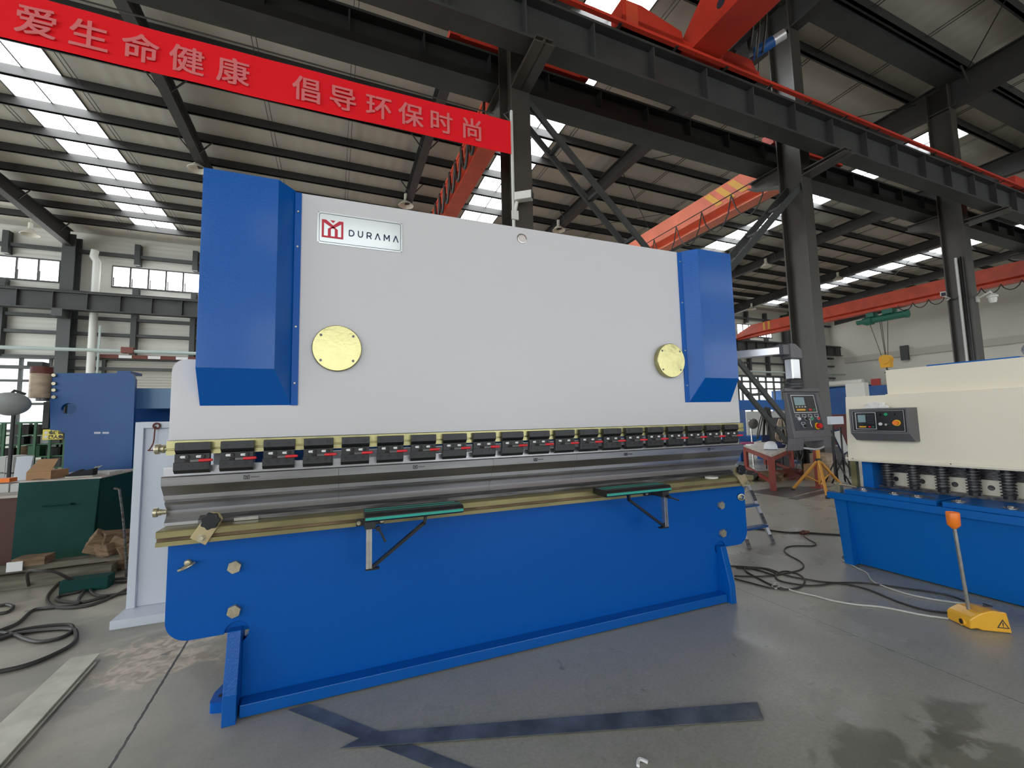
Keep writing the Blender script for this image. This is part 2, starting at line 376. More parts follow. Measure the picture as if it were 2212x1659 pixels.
def thing(name, loc, label, category, group=None):
    o = bpy.data.objects.new(name, None); C.objects.link(o); o.empty_display_size = 0.1
    o.location = Vector(loc) * SC; WLOC[o.name] = Vector(loc); return props(o, label, category, group)
def copy_tree(o, delta, parent=None):
    c = o.copy(); C.objects.link(c)
    if parent is not None: c.parent = parent
    if delta is not None: c.location = Vector(o.location) + Vector(delta) * SC; WLOC[c.name] = WLOC[o.name] + Vector(delta)
    else: WLOC[c.name] = WLOC[o.name].copy()
    for ch in list(o.children): copy_tree(ch, None, c)
    return c
def text_mb(body, size, origin, ux, uz, depth=0.001, bold=0.0, xs=1.0, align='LEFT', shear=0.0):
    """lettering as solid mesh: origin, direction of writing, direction up"""
    cu = bpy.data.curves.new('lettering', 'FONT'); cu.body = body; cu.size = size; cu.offset = bold; cu.extrude = depth / 2; cu.align_x = align; cu.space_character = xs; cu.shear = shear
    cu.resolution_u = 3
    o = bpy.data.objects.new('lettering', cu); scn.collection.objects.link(o); bpy.context.view_layer.update()
    me = bpy.data.meshes.new_from_object(o.evaluated_get(bpy.context.evaluated_depsgraph_get()))
    ux = Vector(ux); uz = Vector(uz); un = ux.cross(uz).normalized(); O = Vector(origin); mb = MB()
    mb.add([O + ux * v.co.x + uz * v.co.y + un * v.co.z for v in me.vertices], [tuple(p.vertices) for p in me.polygons])
    bpy.data.objects.remove(o); bpy.data.curves.remove(cu); bpy.data.meshes.remove(me); return mb
def smooth_path(pts, k=6, closed=False):
    P = [Vector(p) for p in pts]; n = len(P); out = []
    for i in range(n if closed else n - 1):
        p0 = P[i - 1] if (i or closed) else P[0]; p1 = P[i]; p2 = P[(i + 1) % n]; p3 = P[(i + 2) % n] if (i + 2 < n or closed) else P[-1]
        for j in range(k):
            t = j / k; out.append(0.5 * ((2 * p1) + (p2 - p0) * t + (2 * p0 - 5 * p1 + 4 * p2 - p3) * t * t + (3 * p1 - p0 - 3 * p2 + p3) * t ** 3))
    if not closed: out.append(P[-1])
    return out
def floor_path(px, z=0.008, k=6): return smooth_path([at(x, y, Z=z) for x, y in px], k)
def round_poly(pts, radii, k=8):
    out = []; n = len(pts)
    for i, p in enumerate(pts):
        r = radii[i] if isinstance(radii, (list, tuple)) else radii; p = Vector((p[0], p[1]))
        if r <= 0: out.append((p.x, p.y)); continue
        a = Vector(pts[i - 1]) - p; b = Vector(pts[(i + 1) % n]) - p
        a.normalize(); b.normalize(); q0 = p + a * r; q1 = p + b * r
        for j in range(k + 1):
            t = j / k; q = q0 * (1 - t) ** 2 + p * 2 * t * (1 - t) + q1 * t * t
            # blend towards a true arc
            out.append((q.x, q.y))
    return out
ORD = ['first', 'second', 'third', 'fourth', 'fifth', 'sixth', 'seventh', 'eighth', 'ninth', 'tenth', 'eleventh', 'twelfth', 'thirteenth', 'fourteenth', 'fifteenth', 'sixteenth', 'seventeenth', 'eighteenth', 'nineteenth', 'twentieth']
# ================================================================== THE HALL
# (hall units, measured from eye height: x along the aisles, y towards the window wall)
def HM(): return MB(HB)
def LINE(k): return 3.065 + 7.95 * k           # frame lines
def ROOF(y): return 11.52 - 0.03 * y           # underside of the roof sheets
YW, XE, XW, YS = 29.4, 50.6, -24.0, -15.0
SKY_X = (-8.86, 7.04, 22.94, 38.84); SKY_W = 0.92
PUR = [27.42 - 1.522 * i for i in range(27)]   # purlin lines, far to near
mk('floor', HM().box(XW, XE + 2, YS, YW + 1, FZ - 0.3, FZ), 'floor', origin=(0, 0, 0), kind='structure')
# outside ground
mk('ground', HM().box(-60, 90, YW + 1.01, 80, FZ - 0.4, FZ - 0.1), 'outwall', kind='structure')
# roof sheets with the skylight openings left free
mb = HM(); xs = [XW]
for c in SKY_X: xs += [c - SKY_W, c + SKY_W]
xs.append(XE); TR = 0.06
def roofpiece(mb, x0, x1, y0, y1, t=TR, m=0):
    mb.add([(x0, y0, ROOF(y0)), (x1, y0, ROOF(y0)), (x1, y1, ROOF(y1)), (x0, y1, ROOF(y1)), (x0, y0, ROOF(y0) + t), (x1, y0, ROOF(y0) + t), (x1, y1, ROOF(y1) + t), (x0, y1, ROOF(y1) + t)],
           [(0, 3, 2, 1), (4, 5, 6, 7), (0, 1, 5, 4), (1, 2, 6, 5), (2, 3, 7, 6), (3, 0, 4, 7)], m)
SY0, SY1 = PUR[13], PUR[0]
FY0, FY1 = -12.5, PUR[15]
for i in range(0, len(xs), 2): roofpiece(mb, xs[i], xs[i + 1], YS, YW + 0.4)
for c in SKY_X: roofpiece(mb, c - SKY_W, c + SKY_W, YS, SY0); roofpiece(mb, c - SKY_W, c + SKY_W, SY1, YW + 0.4)
mk('ceiling', mb, 'roofsheet', kind='structure')
wn = 0
for c in SKY_X:
    for j in range(13):
        wn += 1; y1, y0 = PUR[j], PUR[j + 1]; mb = HM()
        for s in (-1, 1): roofpiece(mb, c + (s - 1) * SKY_W / 2 + 0.015, c + (s + 1) * SKY_W / 2 - 0.015, y0 + .03, y1 - .03, 0.03)
        p = mk('window_%d' % wn, mb, 'skylight', kind='structure')
        f = HM()
        for xx in (c - SKY_W, c, c + SKY_W): roofpiece(f, xx - 0.02, xx + 0.02, y0, y1, -0.03)
        mk('window_frame', f, 'frame2', parent=p)
# unseen wall added behind the viewer, door openings and window strip shape the reflections
mb = HM(); x = XW
mb.box(XW, XE, YS - .2, YS, 9.1, 11.9).box(XW, XE, YS - .2, YS, 4.6, 7.6)
for k in range(-4, 7): mb.box(max(XW, LINE(k) - .9), min(XE, LINE(k) + .9), YS - .2, YS, FZ, 4.6).box(max(XW, LINE(k) - .9), min(XE, LINE(k) + .9), YS - .2, YS, 7.6, 9.1)
for k in range(-4, 6):
    if k % 2: mb.box(max(XW, LINE(k) + .9), LINE(k + 1) - .9, YS - .2, YS, FZ, 1.2)
mk('wall_front', mb, 'wallsheet', kind='structure')
# gable wall and window wall
mk('wall_right', HM().box(XE, XE + 0.3, YS, YW, FZ, ROOF(5)), 'gable', kind='structure')
mb = HM(); wins = []
def upper(x0, x1): wins.append((x0, x1, 7.75, 8.98))
upper(-20.2, -13.5); upper(-11.35, -6.55)
for k in range(-1, 6): upper(LINE(k) + 1.5, LINE(k + 1) - 1.5)
LOWZ0, LOWZ1 = 0.05, 3.75
lows = [(-20.4, -13.6), (LINE(-1) + .6, LINE(0) - .6), (LINE(3) + .6, LINE(4) - .6), (LINE(4) + .6, LINE(5) - .6)]
DOOR = (-11.3, -5.4, FZ, 3.95)
holes = wins + [(a, b, LOWZ0, LOWZ1) for a, b in lows]
zs = sorted({FZ, ROOF(YW), 7.75, 8.98, LOWZ0, LOWZ1}); xb = sorted({XW, XE, *[h[0] for h in holes], *[h[1] for h in holes]})
for zi in range(len(zs) - 1):
    run = None
    for xi in range(len(xb) - 1):
        cx, cz = (xb[xi] + xb[xi + 1]) / 2, (zs[zi] + zs[zi + 1]) / 2
        solid = not any(h[0] < cx < h[1] and h[2] < cz < h[3] for h in holes)
        if solid and run is None: run = xb[xi]
        if run is not None and (not solid or xi == len(xb) - 2):
            mb.box(run, xb[xi] if not solid else xb[xi + 1], YW, YW + 0.12, zs[zi], zs[zi + 1]); run = None
mk('wall_back', mb, 'wallsheet', kind='structure')
for (x0, x1, z0, z1) in wins:                    # high strip windows, over-bright
    wn += 1; n = max(5, round((x1 - x0) / 0.8)); f = HM()
    f.box(x0, x1, YW - .05, YW + .1, z0, z0 + .08).box(x0, x1, YW - .05, YW + .1, z1 - .06, z1)
    for i in range(n + 1):
        xx = x0 + (x1 - x0) * i / n; f.box(max(x0, xx - .035), min(x1, xx + .035), YW - .04, YW + .1, z0 + .08, z1 - .06)
        if i < n: f.box(xx + .13, xx + .17, YW - .22, YW - .17, z0 + .05, z0 + .52)
    p = mk('window_%d' % wn, f, 'girt', kind='structure')
    mk('pane', HM().box(x0 + .01, x1 - .01, YW + .04, YW + .06, z0 + .01, z1 - .01), 'litpane', parent=p)
for (x0, x1) in lows:                            # tall steel windows at floor level, clear glass
    wn += 1; f = HM(); n = 6
    for i in range(n + 1):
        xx = x0 + (x1 - x0) * i / n; f.box(xx - .06, xx + .06, YW - .05, YW + .1, LOWZ0, LOWZ1)
    for t in (0, .36, .68, 1): zz = LOWZ0 + (LOWZ1 - LOWZ0) * t; f.box(x0 + .001, x1 - .001, YW - .045, YW + .095, zz - .06, zz + .06)
    p = mk('window_%d' % wn, f, 'girt', kind='structure')
    mk('pane', HM().box(x0 + .01, x1 - .01, YW + .02, YW + .03, LOWZ0 + .01, LOWZ1 - .01), 'glass', parent=p)
# neighbour building outside
p = thing('neighbour_building', HB @ Vector((0, 46, FZ)), 'pale building with a grey band seen through the floor-level windows', 'building')
mk('facade', HM().box(-50, 80, 45, 50, FZ, 9), 'outwall', parent=p)
mk('window_band', HM().box(-50, 80, 44.9, 44.99, 0.9, 1.9), 'lightgrey', parent=p)
# wall posts and girts
tn = 0
for i in range(-3, 22):
    x = LINE(-2) + 2.65 * i
    if i % 3 == 0 or not XW < x < XE: continue
    tn += 1; mk('trim_%d' % tn, HM().box(x - .12, x + .12, 29.02, 29.38, 3.76, 7.7).box(x - .12, x + .12, 29.02, 29.38, 9.03, 10.2), 'girt', kind='structure')
for q in ((258, 690), (258, 724), (258, 775), (258, 551), (258, 797)):
    z = atb(*q, Y=29.15).z; tn += 1
    mk('trim_%d' % tn, HM().box(XW, XE, 29.1, 29.36, z - .08, z + .08), 'girt', kind='structure')
# roller shutter of the left bay
d = mk('door_1', HM().box(DOOR[0], DOOR[1], 29.25, 29.34, DOOR[2], DOOR[3] - .35), 'shutter', kind='structure')
mk('door_rail', HM().box(DOOR[0] - .15, DOOR[0], 29.1, 29.35, DOOR[2], DOOR[3]).box(DOOR[1], DOOR[1] + .15, 29.1, 29.35, DOOR[2], DOOR[3]), 'girt', parent=d)
p = mk('barrier_bar', HM().box(DOOR[0] - .2, DOOR[1] + .2, 28.95, 29.05, 3.78, 3.98), 'rust', label='red and white striped bar above the roller shutter', category='barrier')
for i in range(5): mk('white_band', HM().box(DOOR[0] + .6 + i * 1.25, DOOR[0] + 1.15 + i * 1.25, 28.93, 28.948, 3.8, 3.96), 'paper', parent=p)
# frame columns of the window wall
for k in range(-3, 7):
    x = LINE(k)
    if not XW < x < XE: continue
    mb = HM().box(x - .26, x + .26, 28.55, 28.6, FZ, 10.2).box(x - .26, x + .26, 29.15, 29.2, FZ, 10.2).box(x - .03, x + .03, 28.6, 29.15, FZ, 10.2)
    mb.box(x - .2, x + .2, 27.9, 28.55, 5.7, 6.08)
    w_ = {-3: 'leftmost wall column', -2: 'wall column between the high windows at far left', -1: 'wall column hidden behind the press ram', 3: 'wall column left of the red crane end'}.get(k, 'wall column %s from the white end wall' % ORD[5 - k if k < 6 else 0])
    mk('wall_column', mb, 'girt', label='dark steel ' + w_, category='column', group='columns along the window wall')
# purlins
for i, y in enumerate(PUR):
    if y < -3: break
    z = ROOF(y)
    mk('roof_purlin', HM().box(XW, XE, y - .04, y + .04, z - .31, z - .002).box(XW, XE, y - .04, y + .09, z - .31, z - .29), 'frame',
       label='dark roof purlin, %s up from the window wall' % ORD[i] if i < 20 else 'dark roof purlin above the viewer', category='purlin', group='purlins under the roof sheets')
# rafters
for k in range(-3, 7):
    x = LINE(k)
    if not XW < x < XE + 1: continue
    if k == 6: x = XE - .3
    mb = HM()
    for y0, y1 in ((YS, 6.3), (6.3, 13.0), (13.0, 22.0), (22.0, 28.56)):
        z0, z1 = ROOF(y0) - .28, ROOF(y1) - .28
        d0 = 1.0 if y0 < 7 and y0 > 6 else .55; d1 = 0.85 if y1 > 28 else (1.0 if 6 < y1 < 7 else .55)
        if y0 == YS: d0 = .55
        for (a, b, zt0, zt1, zb0, zb1) in ((-.15, .15, z0, z1, z0 - .04, z1 - .04), (-.02, .02, z0 - .04, z1 - .04, z0 - d0 + .04, z1 - d1 + .04), (-.15, .15, z0 - d0 + .04, z1 - d1 + .04, z0 - d0, z1 - d1)):
            mb.hull2([(x + a, y0, zb0), (x + b, y0, zb0), (x + b, y0, zt0), (x + a, y0, zt0)], [(x + a, y1, zb1), (x + b, y1, zb1), (x + b, y1, zt1), (x + a, y1, zt1)])
    nm = {-3: 'at the far left edge', -2: 'crossing the lower left roof', -1: 'running down to the left hood', 0: 'above the column with the banner pole', 1: 'above the second column', 2: 'above the third column with the dome camera', 3: 'first beyond the third column', 4: 'second beyond the third column', 5: 'third beyond the third column', 6: 'against the white end wall'}[k]
    r = mk('roof_rafter', mb, 'frame', label='dark steel roof rafter ' + nm, category='rafter', group='rafters across the bays')
    b = HM()
    for i, y in enumerate(PUR[:22]):
        if y < 6 or i % 2: continue
        z = ROOF(y)
        for s in (-1, 1): b.beam((x + s * .14, y, z - .78), (x + s * .55, y, z - .26), .04, .04)
    if b.v: mk_split('fly_brace', b, 'frame', parent=r)
# sag rods: thin lines parallel to the slope, grouped per bay
sn = 0
for k in range(-3, 6):
    x0 = LINE(k); b = HM()
    for t in (1 / 3, 2 / 3):
        xx = x0 + 7.95 * t
        for dx in (-.06, .06): b.tube([(xx + dx, -8, ROOF(-8) - .16), (xx + dx, 28, ROOF(28) - .16)], .012, 4)
    sn += 1; mk('trim_%d' % (tn + sn), b, 'frame', kind='structure')
# cross bracing rods in two bays
for k, nm in ((1, 'second'), (4, 'fifth')):
    b = HM(); x0, x1 = LINE(k), LINE(k + 1)
    for ya, yb in ((7.5, 14), (14, 20.5), (0.5, 6.3)):
        for p_, q_ in (((x0, ya), (x1, yb)), ((x1, ya), (x0, yb))):
            b.tube([(p_[0], p_[1], ROOF(p_[1]) - .45), (q_[0], q_[1], ROOF(q_[1]) - .45)], .015, 5)
    mk('roof_bracing', b, 'frame', label='thin crossed bracing rods below the roof of the %s bay' % nm, category='bracing')
# gutter beam along the middle column row
mk('gutter_beam', HM().box(XW, XE, 6.3, 6.86, 10.92, 10.98).box(XW, XE, 6.3, 6.33, 10.98, 11.2).box(XW, XE, 6.83, 6.86, 10.98, 11.2), 'frame2', label='wide dark beam joining the tops of the middle columns', category='beam')
# middle columns
COLW = .185
for k in range(-2, 6):
    x = LINE(k); mb = HM()
    mb.box(x - COLW, x + COLW, 6.6, 6.63, FZ, 10.9).box(x - COLW, x + COLW, 7.17, 7.2, FZ, 10.9).box(x - .02, x + .02, 6.63, 7.17, FZ, 10.9)
    nm = {-2: 'outside the picture at far left', -1: 'behind the viewer at left', 0: 'with the banner pole and bullet camera', 1: 'behind the control pendant', 2: 'with a white pipe and a dome camera, behind the shearing machine'}.get(k, 'number %s down the row, past the dome camera' % ORD[k])
    t = thing('steel_column', HB @ Vector((x, 6.9, FZ)), 'dark steel column ' + nm, 'column', 'columns between the two aisles')
    mk('shaft', mb, 'column', parent=t)
    br = HM()
    for sg, ya, yb, zt in ((1, 6.6, 5.62, 6.16), (-1, 7.2, 8.1, 6.60)):
        z0 = zt - .17 if sg == 1 else zt - .55; z1 = zt - .12 if sg == 1 else zt - .2
        br.hull2([(x - COLW, ya, z0), (x + COLW, ya, z0), (x + COLW, ya, z0 + .03), (x - COLW, ya, z0 + .03)], [(x - COLW - .0, yb, z1), (x + COLW, yb, z1), (x + COLW, yb, z1 + .03), (x - COLW, yb, z1 + .03)])
        br.hull2([(x - .015, ya, z0), (x + .015, ya, z0), (x + .015, ya, zt), (x - .015, ya, zt)], [(x - .015, yb, z1), (x + .015, yb, z1), (x + .015, yb, zt), (x - .015, yb, zt)])
        br.box(x - COLW * .8, x + COLW * .8, min(ya, yb), max(ya, yb), zt - .03, zt)
    mk('crane_bracket', br, 'column', parent=t)
# crane runway girders
def girder(nm, y0, y1, zb, zt, label, rail=True, steps=None, front=True):
    t = thing('runway_girder', HB @ Vector((10, (y0 + y1) / 2, zb)), label, 'girder'); yc = (y0 + y1) / 2
    mk('flanges_and_web', HM().box(XW, XE - .3, y0, y1, zb, zb + .05).box(XW, XE - .3, y0, y1, zt - .05, zt).box(XW, XE - .3, yc - .02, yc + .02, zb + .05, zt - .05), 'frame2', parent=t)
    st = HM(); x = XW + .3
    while x < XE - .5:
        st.box(x, x + .03, y0 + .02, y1 - .02, zb + .05, zt - .05); x += 1.325
    mk_split('stiffener', st, 'frame2', parent=t)
    mk('crane_rail', HM().box(XW, XE - .3, yc - .05, yc + .05, zt, zt + .12), 'frame', parent=t)
    return t
g1 = girder('a', 5.75, 6.11, 6.2, 6.98, 'near crane girder with upright stiffeners crossing above the press brake')
girder('b', 7.45, 7.86, 6.63, 7.4, 'second crane girder behind the column row')
girder('c', 28.0, 28.4, 6.08, 7.0, 'far crane girder along the window wall')
# cable channel in front of the second girder's lower flange, by bays
mk('cable_channel', HM().box(XW, XE - .4, 7.30, 7.44, 6.6, 6.78), 'frame2', label='grey cable channel on the second crane girder', category='channel')
# conductor bar, red, above the near girder
mk('power_rail', HM().box(XW, XE - .5, 5.62, 5.70, 7.0, 7.055), 'cranered', parent=g1, label='red power rail')
b = HM(); x = 2.0
while x < 48: b.box(x, x + .05, 5.64, 5.9, 6.981, 7.0); x += 1.3
mk_split('rail_hanger', b, 'frame', parent=g1)
# crossed K braces between the columns
for k in (0,):
    x0, x1 = LINE(k), LINE(k + 1)
    for a, b_, nm in (((x0, 6.05), (x1 - .3, FZ + .3), 'falling'), ((x1, 5.9), (x0 + .3, FZ + .3), 'rising')):
        t = thing('column_brace', HB @ Vector(((x0 + x1) / 2, 6.9, 2)), 'pair of long diagonal steel members %s to the right between the %s and %s columns' % (nm, ORD[k], ORD[k + 1]), 'brace')
        for yy in (6.68, 7.1): mk('member', HM().beam((a[0], yy, a[1]), (b_[0], yy, b_[1]), .06, .11 if nm == 'falling' else .15), 'frame2', parent=t)
        bt = HM()
        for j in range(1, 9):
            s = j / 9; xx = a[0] + (b_[0] - a[0]) * s; zz = a[1] + (b_[1] - a[1]) * s; bt.box(xx - .04, xx + .04, 6.7, 7.08, zz - .03, zz + .03)
        mk_split('batten', bt, 'frame2', parent=t)
# high bay lamps
lamp_lab = ['hanging lamp just left of the blue hood top', 'hanging lamp near the far left window, against the lower roof', 'hanging lamp just above the white ram beside the nameplate', 'hanging lamp above the white ram, right of the banner column', 'small hanging lamp between the right hood and the second column, upper', 'hanging lamp lowest behind the right hood, close to the red crane end', 'hanging lamp in front of the bright skylights right of the second column']
for (k, y, z), lb in zip(((-1, 19.15, 9.98), (-2, 25.8, 8.97), (0, 19.2, 9.98), (1, 19.1, 10.0), (3, 19.1, 9.95), (4, 26.4, 9.5), (4, 19.2, 9.95)), lamp_lab):
    x = LINE(k) - .12; t = thing('ceiling_lamp', HB @ Vector((x, y, z)), lb, 'lamp', 'high bay lamps under the rafters')
    mk('lamp_shade', HM().lathe([(.05, .30), (.10, .26), (.16, .2), (.34, .0), (.33, -.01), (.15, .17), (.02, .22)], (x, y, z), n=20), 'lamp', parent=t)
    mk('gear_box', HM().cyl((x, y, z + .27), (x, y, z + .55), .09, 12), 'lamp', parent=t)
    mk('hanger_rod', HM().tube([(x, y, z + .5), (x, y, ROOF(y) - .8)], .015, 5), 'lamp', parent=t)
# ------------------------------------------------------------------ overhead cranes
def festoon(x, y0, y1, z, n, sag, r=.022, side=-1):
    mb = HM(); pts = []
    for i in range(n):
        a = y0 + (y1 - y0) * i / n; b_ = y0 + (y1 - y0) * (i + 1) / n
        for j in range(9): t = j / 8; pts.append((x, a + (b_ - a) * t, z - sag * math.sin(math.pi * t) ** .6))
    mb.tube(pts, r, 5); return mb
def crane(x, y0, y1, z0, z1, label, w=.5, fs=None, mt='craneorange', stripes=None, taper=True):
    t = thing('overhead_crane', HB @ Vector((x, (y0 + y1) / 2, z0)), label, 'crane'); mb = HM()
    # box girder with ledge and lower I-rail
    e = 1.6
    prof = [(-w / 2, z0 + .36), (-w / 2 - .07, z0 + .36), (-w / 2 - .07, z0 + .30), (-.06, z0 + .22), (-.06, z0 + .05), (-w / 2 + .02, z0 + .05), (-w / 2 + .02, z0), (w / 2 - .02, z0), (w / 2 - .02, z0 + .05), (.06, z0 + .05), (.06, z0 + .22), (w / 2 + .07, z0 + .30), (w / 2 + .07, z0 + .36), (w / 2, z0 + .36), (w / 2, z1), (-w / 2, z1)]
    def ring(y, s): return [(x + px_, y, z0 + (pz - z0) * s) for px_, pz in prof]
    rs = [ring(y0, 1)] if not taper else [ring(y0, .55), ring(y0 + e, 1)]
    rs += [ring(y1 - e, 1), ring(y1, .45)] if taper else [ring(y1, 1)]
    for A, Bq in zip(rs[:-1], rs[1:]): mb.hull2(A, Bq)
    mk('girder', mb, mt, parent=t)
    return t
crL = crane(3.58, 7.9, 27.95, 7.0, 7.98, 'orange overhead crane girder left of the banner column, hung with black zigzag cable')
mk('festoon_cable', festoon(3.22, 9, 25, 7.72, 24, .82, .042), 'cable', parent=crL)
mk('festoon_wire', HM().tube([(3.22, 8, 7.6), (3.22, 27, 7.6)], .015, 4), 'cranered', parent=crL)
mk('end_truck', HM().box(2.05, 5.1, 7.5, 7.82, 7.54, 7.86).box(2.0, 2.2, 7.47, 7.85, 7.541, 7.7).box(4.95, 5.15, 7.47, 7.85, 7.541, 7.7), 'cranered', parent=crL)
mk('end_truck', HM().box(2.05, 5.1, 28.05, 28.35, 7.13, 7.5), 'cranered', parent=crL)
crR = crane(12.75, 7.9, 27.95, 7.0, 8.08, 'orange overhead crane girder with a yellow-striped end, right of the ram top', mt='craneorangelit')
mk('festoon_wire', HM().tube([(12.36, 8, 7.48), (12.36, 27, 7.48)], .018, 5), 'cable', parent=crR)
mk('festoon_cable', festoon(12.36, 8.6, 25, 7.45, 13, 1.0, .022), 'cable', parent=crR)
sb_ = HM()
for i in range(3): ya = 9.3 + i * .5; sb_.add([(12.488, ya, 7.42), (12.488, ya + .26, 7.42), (12.488, ya + .8, 8.03), (12.488, ya + .54, 8.03), (12.496, ya, 7.42), (12.496, ya + .26, 7.42), (12.496, ya + .8, 8.03), (12.496, ya + .54, 8.03)], [(0, 1, 2, 3), (7, 6, 5, 4), (0, 4, 5, 1), (1, 5, 6, 2), (2, 6, 7, 3), (3, 7, 4, 0)])
mk_split('warning_stripe', sb_, 'yellow', parent=crR)
mk('end_truck', HM().box(11.2, 14.3, 7.5, 7.82, 7.54, 7.86), 'cranered', parent=crR)
mk('end_truck', HM().box(11.2, 14.3, 28.05, 28.35, 7.13, 7.5), 'cranered', parent=crR)
crF = crane(34.7, 7.9, 27.95, 6.95, 8.05, 'long orange overhead crane in front of the white end wall, carrying a green hoist')
mk('end_truck', HM().box(33.2, 36.2, 7.5, 7.82, 7.54, 7.86), 'cranered', parent=crF)
mk('festoon_cable', festoon(34.35, 8.5, 15.6, 6.98, 9, .42, .025), 'cable', parent=crF)
sb_ = HM()
for i in range(2): sb_.box(34.435, 34.443, 24.6 + i * .45, 24.8 + i * .45, 7.34, 8.0)
mk_split('warning_stripe', sb_, 'yellow', parent=crF)
hc = atb(1905, 684, X=34.7); ho = thing('electric_hoist', HB @ Vector((hc.x, hc.y, hc.z - .2)), 'green wire-rope hoist hanging under the far crane with a yellow hook block', 'hoist')
hy, hz = hc.y, 6.42
mb = HM().cyl((34.7, hy - 1.35, hz), (34.7, hy + 1.1, hz), .24, 20).cyl((34.7, hy + 1.1, hz), (34.7, hy + 1.5, hz), .17, 16).cyl((34.7, hy + .55, hz), (34.7, hy + .95, hz), .31, 20).cyl((34.7, hy - 1.45, hz), (34.7, hy - 1.3, hz), .28, 20)
mk('drum', mb, 'hoist', parent=ho)
mk_split('trolley', HM().box(34.4, 35.0, hy - .75, hy - .15, hz + .2, 6.93).box(34.4, 35.0, hy + .35, hy + .8, hz + .2, 6.9), 'hoist', parent=ho)
mk_split('rope', HM().tube([(34.7, hy - .3, hz - .2), (34.7, hy - .12, 3.75)], .018, 4).tube([(34.7, hy + .05, hz - .2), (34.7, hy - .02, 3.75)], .018, 4).tube([(34.7, hy + .15, hz - .2), (34.7, hy + .02, 3.75)], .018, 4).tube([(34.7, hy + .75, hz - .2), (34.7, hy + .22, 3.75)], .018, 4), 'cable', parent=ho)
hb = mk('hook_block', HM().cyl((34.45, hy, 3.55), (34.95, hy, 3.55), .32, 18).box(34.5, 34.9, hy - .28, hy + .28, 3.0, 3.5), 'yellow', parent=ho)
mk('hook', HM().tube(smooth_path([(34.7, hy, 3.0), (34.7, hy, 2.85), (34.7, hy - .12, 2.72), (34.7, hy, 2.6), (34.7, hy + .13, 2.7)], 4), .05, 6), 'black', parent=hb)
# crane of the near aisle, on the near girder
cn = thing('overhead_crane', HB @ Vector((6.8, 3, 7.3)), 'red-orange bridge crane at the top of the picture, on the near girder', 'crane')
def P6(px, py, Y): v = atb(px, py, Y=Y); return v
mk('end_truck', HM().prism([(4.75, 7.12), (4.75, 7.62), (5.2, 7.64), (6.15, 7.46), (6.2, 7.12)], 'y', 5.74, 6.08).prism([(7.25, 7.12), (7.25, 7.42), (7.5, 7.5), (8.1, 7.5), (8.3, 7.12)], 'y', 5.74, 6.08).box(4.75, 8.3, 5.74, 6.08, 7.12, 7.3), 'cranered', parent=cn)
mk('cabinet_door', HM().box(4.82, 5.08, 5.72, 5.738, 7.16, 7.58), 'craneorange', parent=cn)
bmn = HM(); A_ = [(6.35, 5.95, 7.14), (7.05, 5.95, 7.14), (7.05, 5.95, 7.5), (6.35, 5.95, 7.5)]; B_ = [(6.35, 5.2, 7.14), (7.05, 5.2, 7.14), (7.05, 5.2, 8.1), (6.35, 5.2, 8.1)]; C_ = [(6.35, -12, 7.14), (7.05, -12, 7.14), (7.05, -12, 8.1), (6.35, -12, 8.1)]
bmn.hull2(A_, B_).hull2(B_, C_); mk('box_girder', bmn, 'cranered', parent=cn)
mk('badge', HM().cyl((6.348, 5.0, 7.42), (6.342, 5.0, 7.42), .09, 20), 'ink', parent=cn)
mk('badge', HM().cyl((6.348, 4.66, 7.52), (6.342, 4.66, 7.52), .08, 20), 'steeldark', parent=cn)
mk('bridge_motor', HM().cyl((7.75, 5.5, 7.28), (8.0, 5.2, 7.42), .105, 18), 'blue_old', parent=cn)
mk('motor_cap', HM().cyl((8.0, 5.2, 7.42), (8.13, 5.05, 7.49), .095, 18), 'alu', parent=cn)
cbn = HM()
for i, (xa, dz) in enumerate(((7.25, .6), (7.4, .75), (7.6, .55))): cbn.tube(smooth_path([(xa, 5.0, 7.9), (xa + .05, 5.1, 7.9 - dz * .8), (xa + .2, 5.3, 7.75 - dz), (xa + .32, 5.3, 7.6)], 6), .02, 5)
mk_split('motor_cable', cbn, 'cable', parent=cn)
mk('brake_arm', HM().beam((7.2, 5.45, 7.15), (7.5, 5.3, 7.5), .07, .07).beam((7.5, 5.35, 7.5), (7.62, 5.4, 7.12), .07, .07), 'black', parent=cn)
mk('side_lamp', HM().box(6.2, 6.33, 4.0, 4.9, 7.95, 8.1), 'black', parent=cn)
tk = mk('crane_end_truck', HM().box(XE * .0 + 20.0, 23.0, 5.74, 6.08, 7.12, 7.45), 'cranered', label='red crane end carriage at the right edge on the near girder', category='crane part')
# ------------------------------------------------------------------ banner
def BY(x): return 6.50
tl = atb(1103, 262, Y=6.5); bl = atb(1099, 331, Y=6.5)
bx1 = tl.x; top1, bot1 = tl.z, bl.z; NB = 60; bx0 = -6.6
mbn = HM(); row = []
for i in range(NB + 1):
    t = i / NB; x = bx0 + (bx1 - bx0) * t; sag = .06 * math.sin(math.pi * t)
    for j in range(5):
        s = j / 4; z = top1 + (bot1 - top1) * s - sag; row.append((x, 6.5 + .006 * math.sin(x * 2.1 + s * 3) + .004 * math.sin(x * 5 + s), z))
vs = row + [(p[0], p[1] + .004, p[2]) for p in row]; fs = []; N5 = (NB + 1) * 5
for i in range(NB):
    for j in range(4): a = i * 5 + j; fs += [(a, a + 5, a + 6, a + 1), (N5 + a, N5 + a + 1, N5 + a + 6, N5 + a + 5)]
for i in range(NB):
    a = i * 5; fs += [(a, N5 + a, N5 + a + 5, a + 5), (a + 4, a + 9, N5 + a + 9, N5 + a + 4)]
fs += [tuple([0, 1, 2, 3, 4] + [N5 + j for j in (4, 3, 2, 1, 0)]), tuple([NB * 5 + j for j in (4, 3, 2, 1, 0)] + [N5 + NB * 5 + j for j in range(5)])]
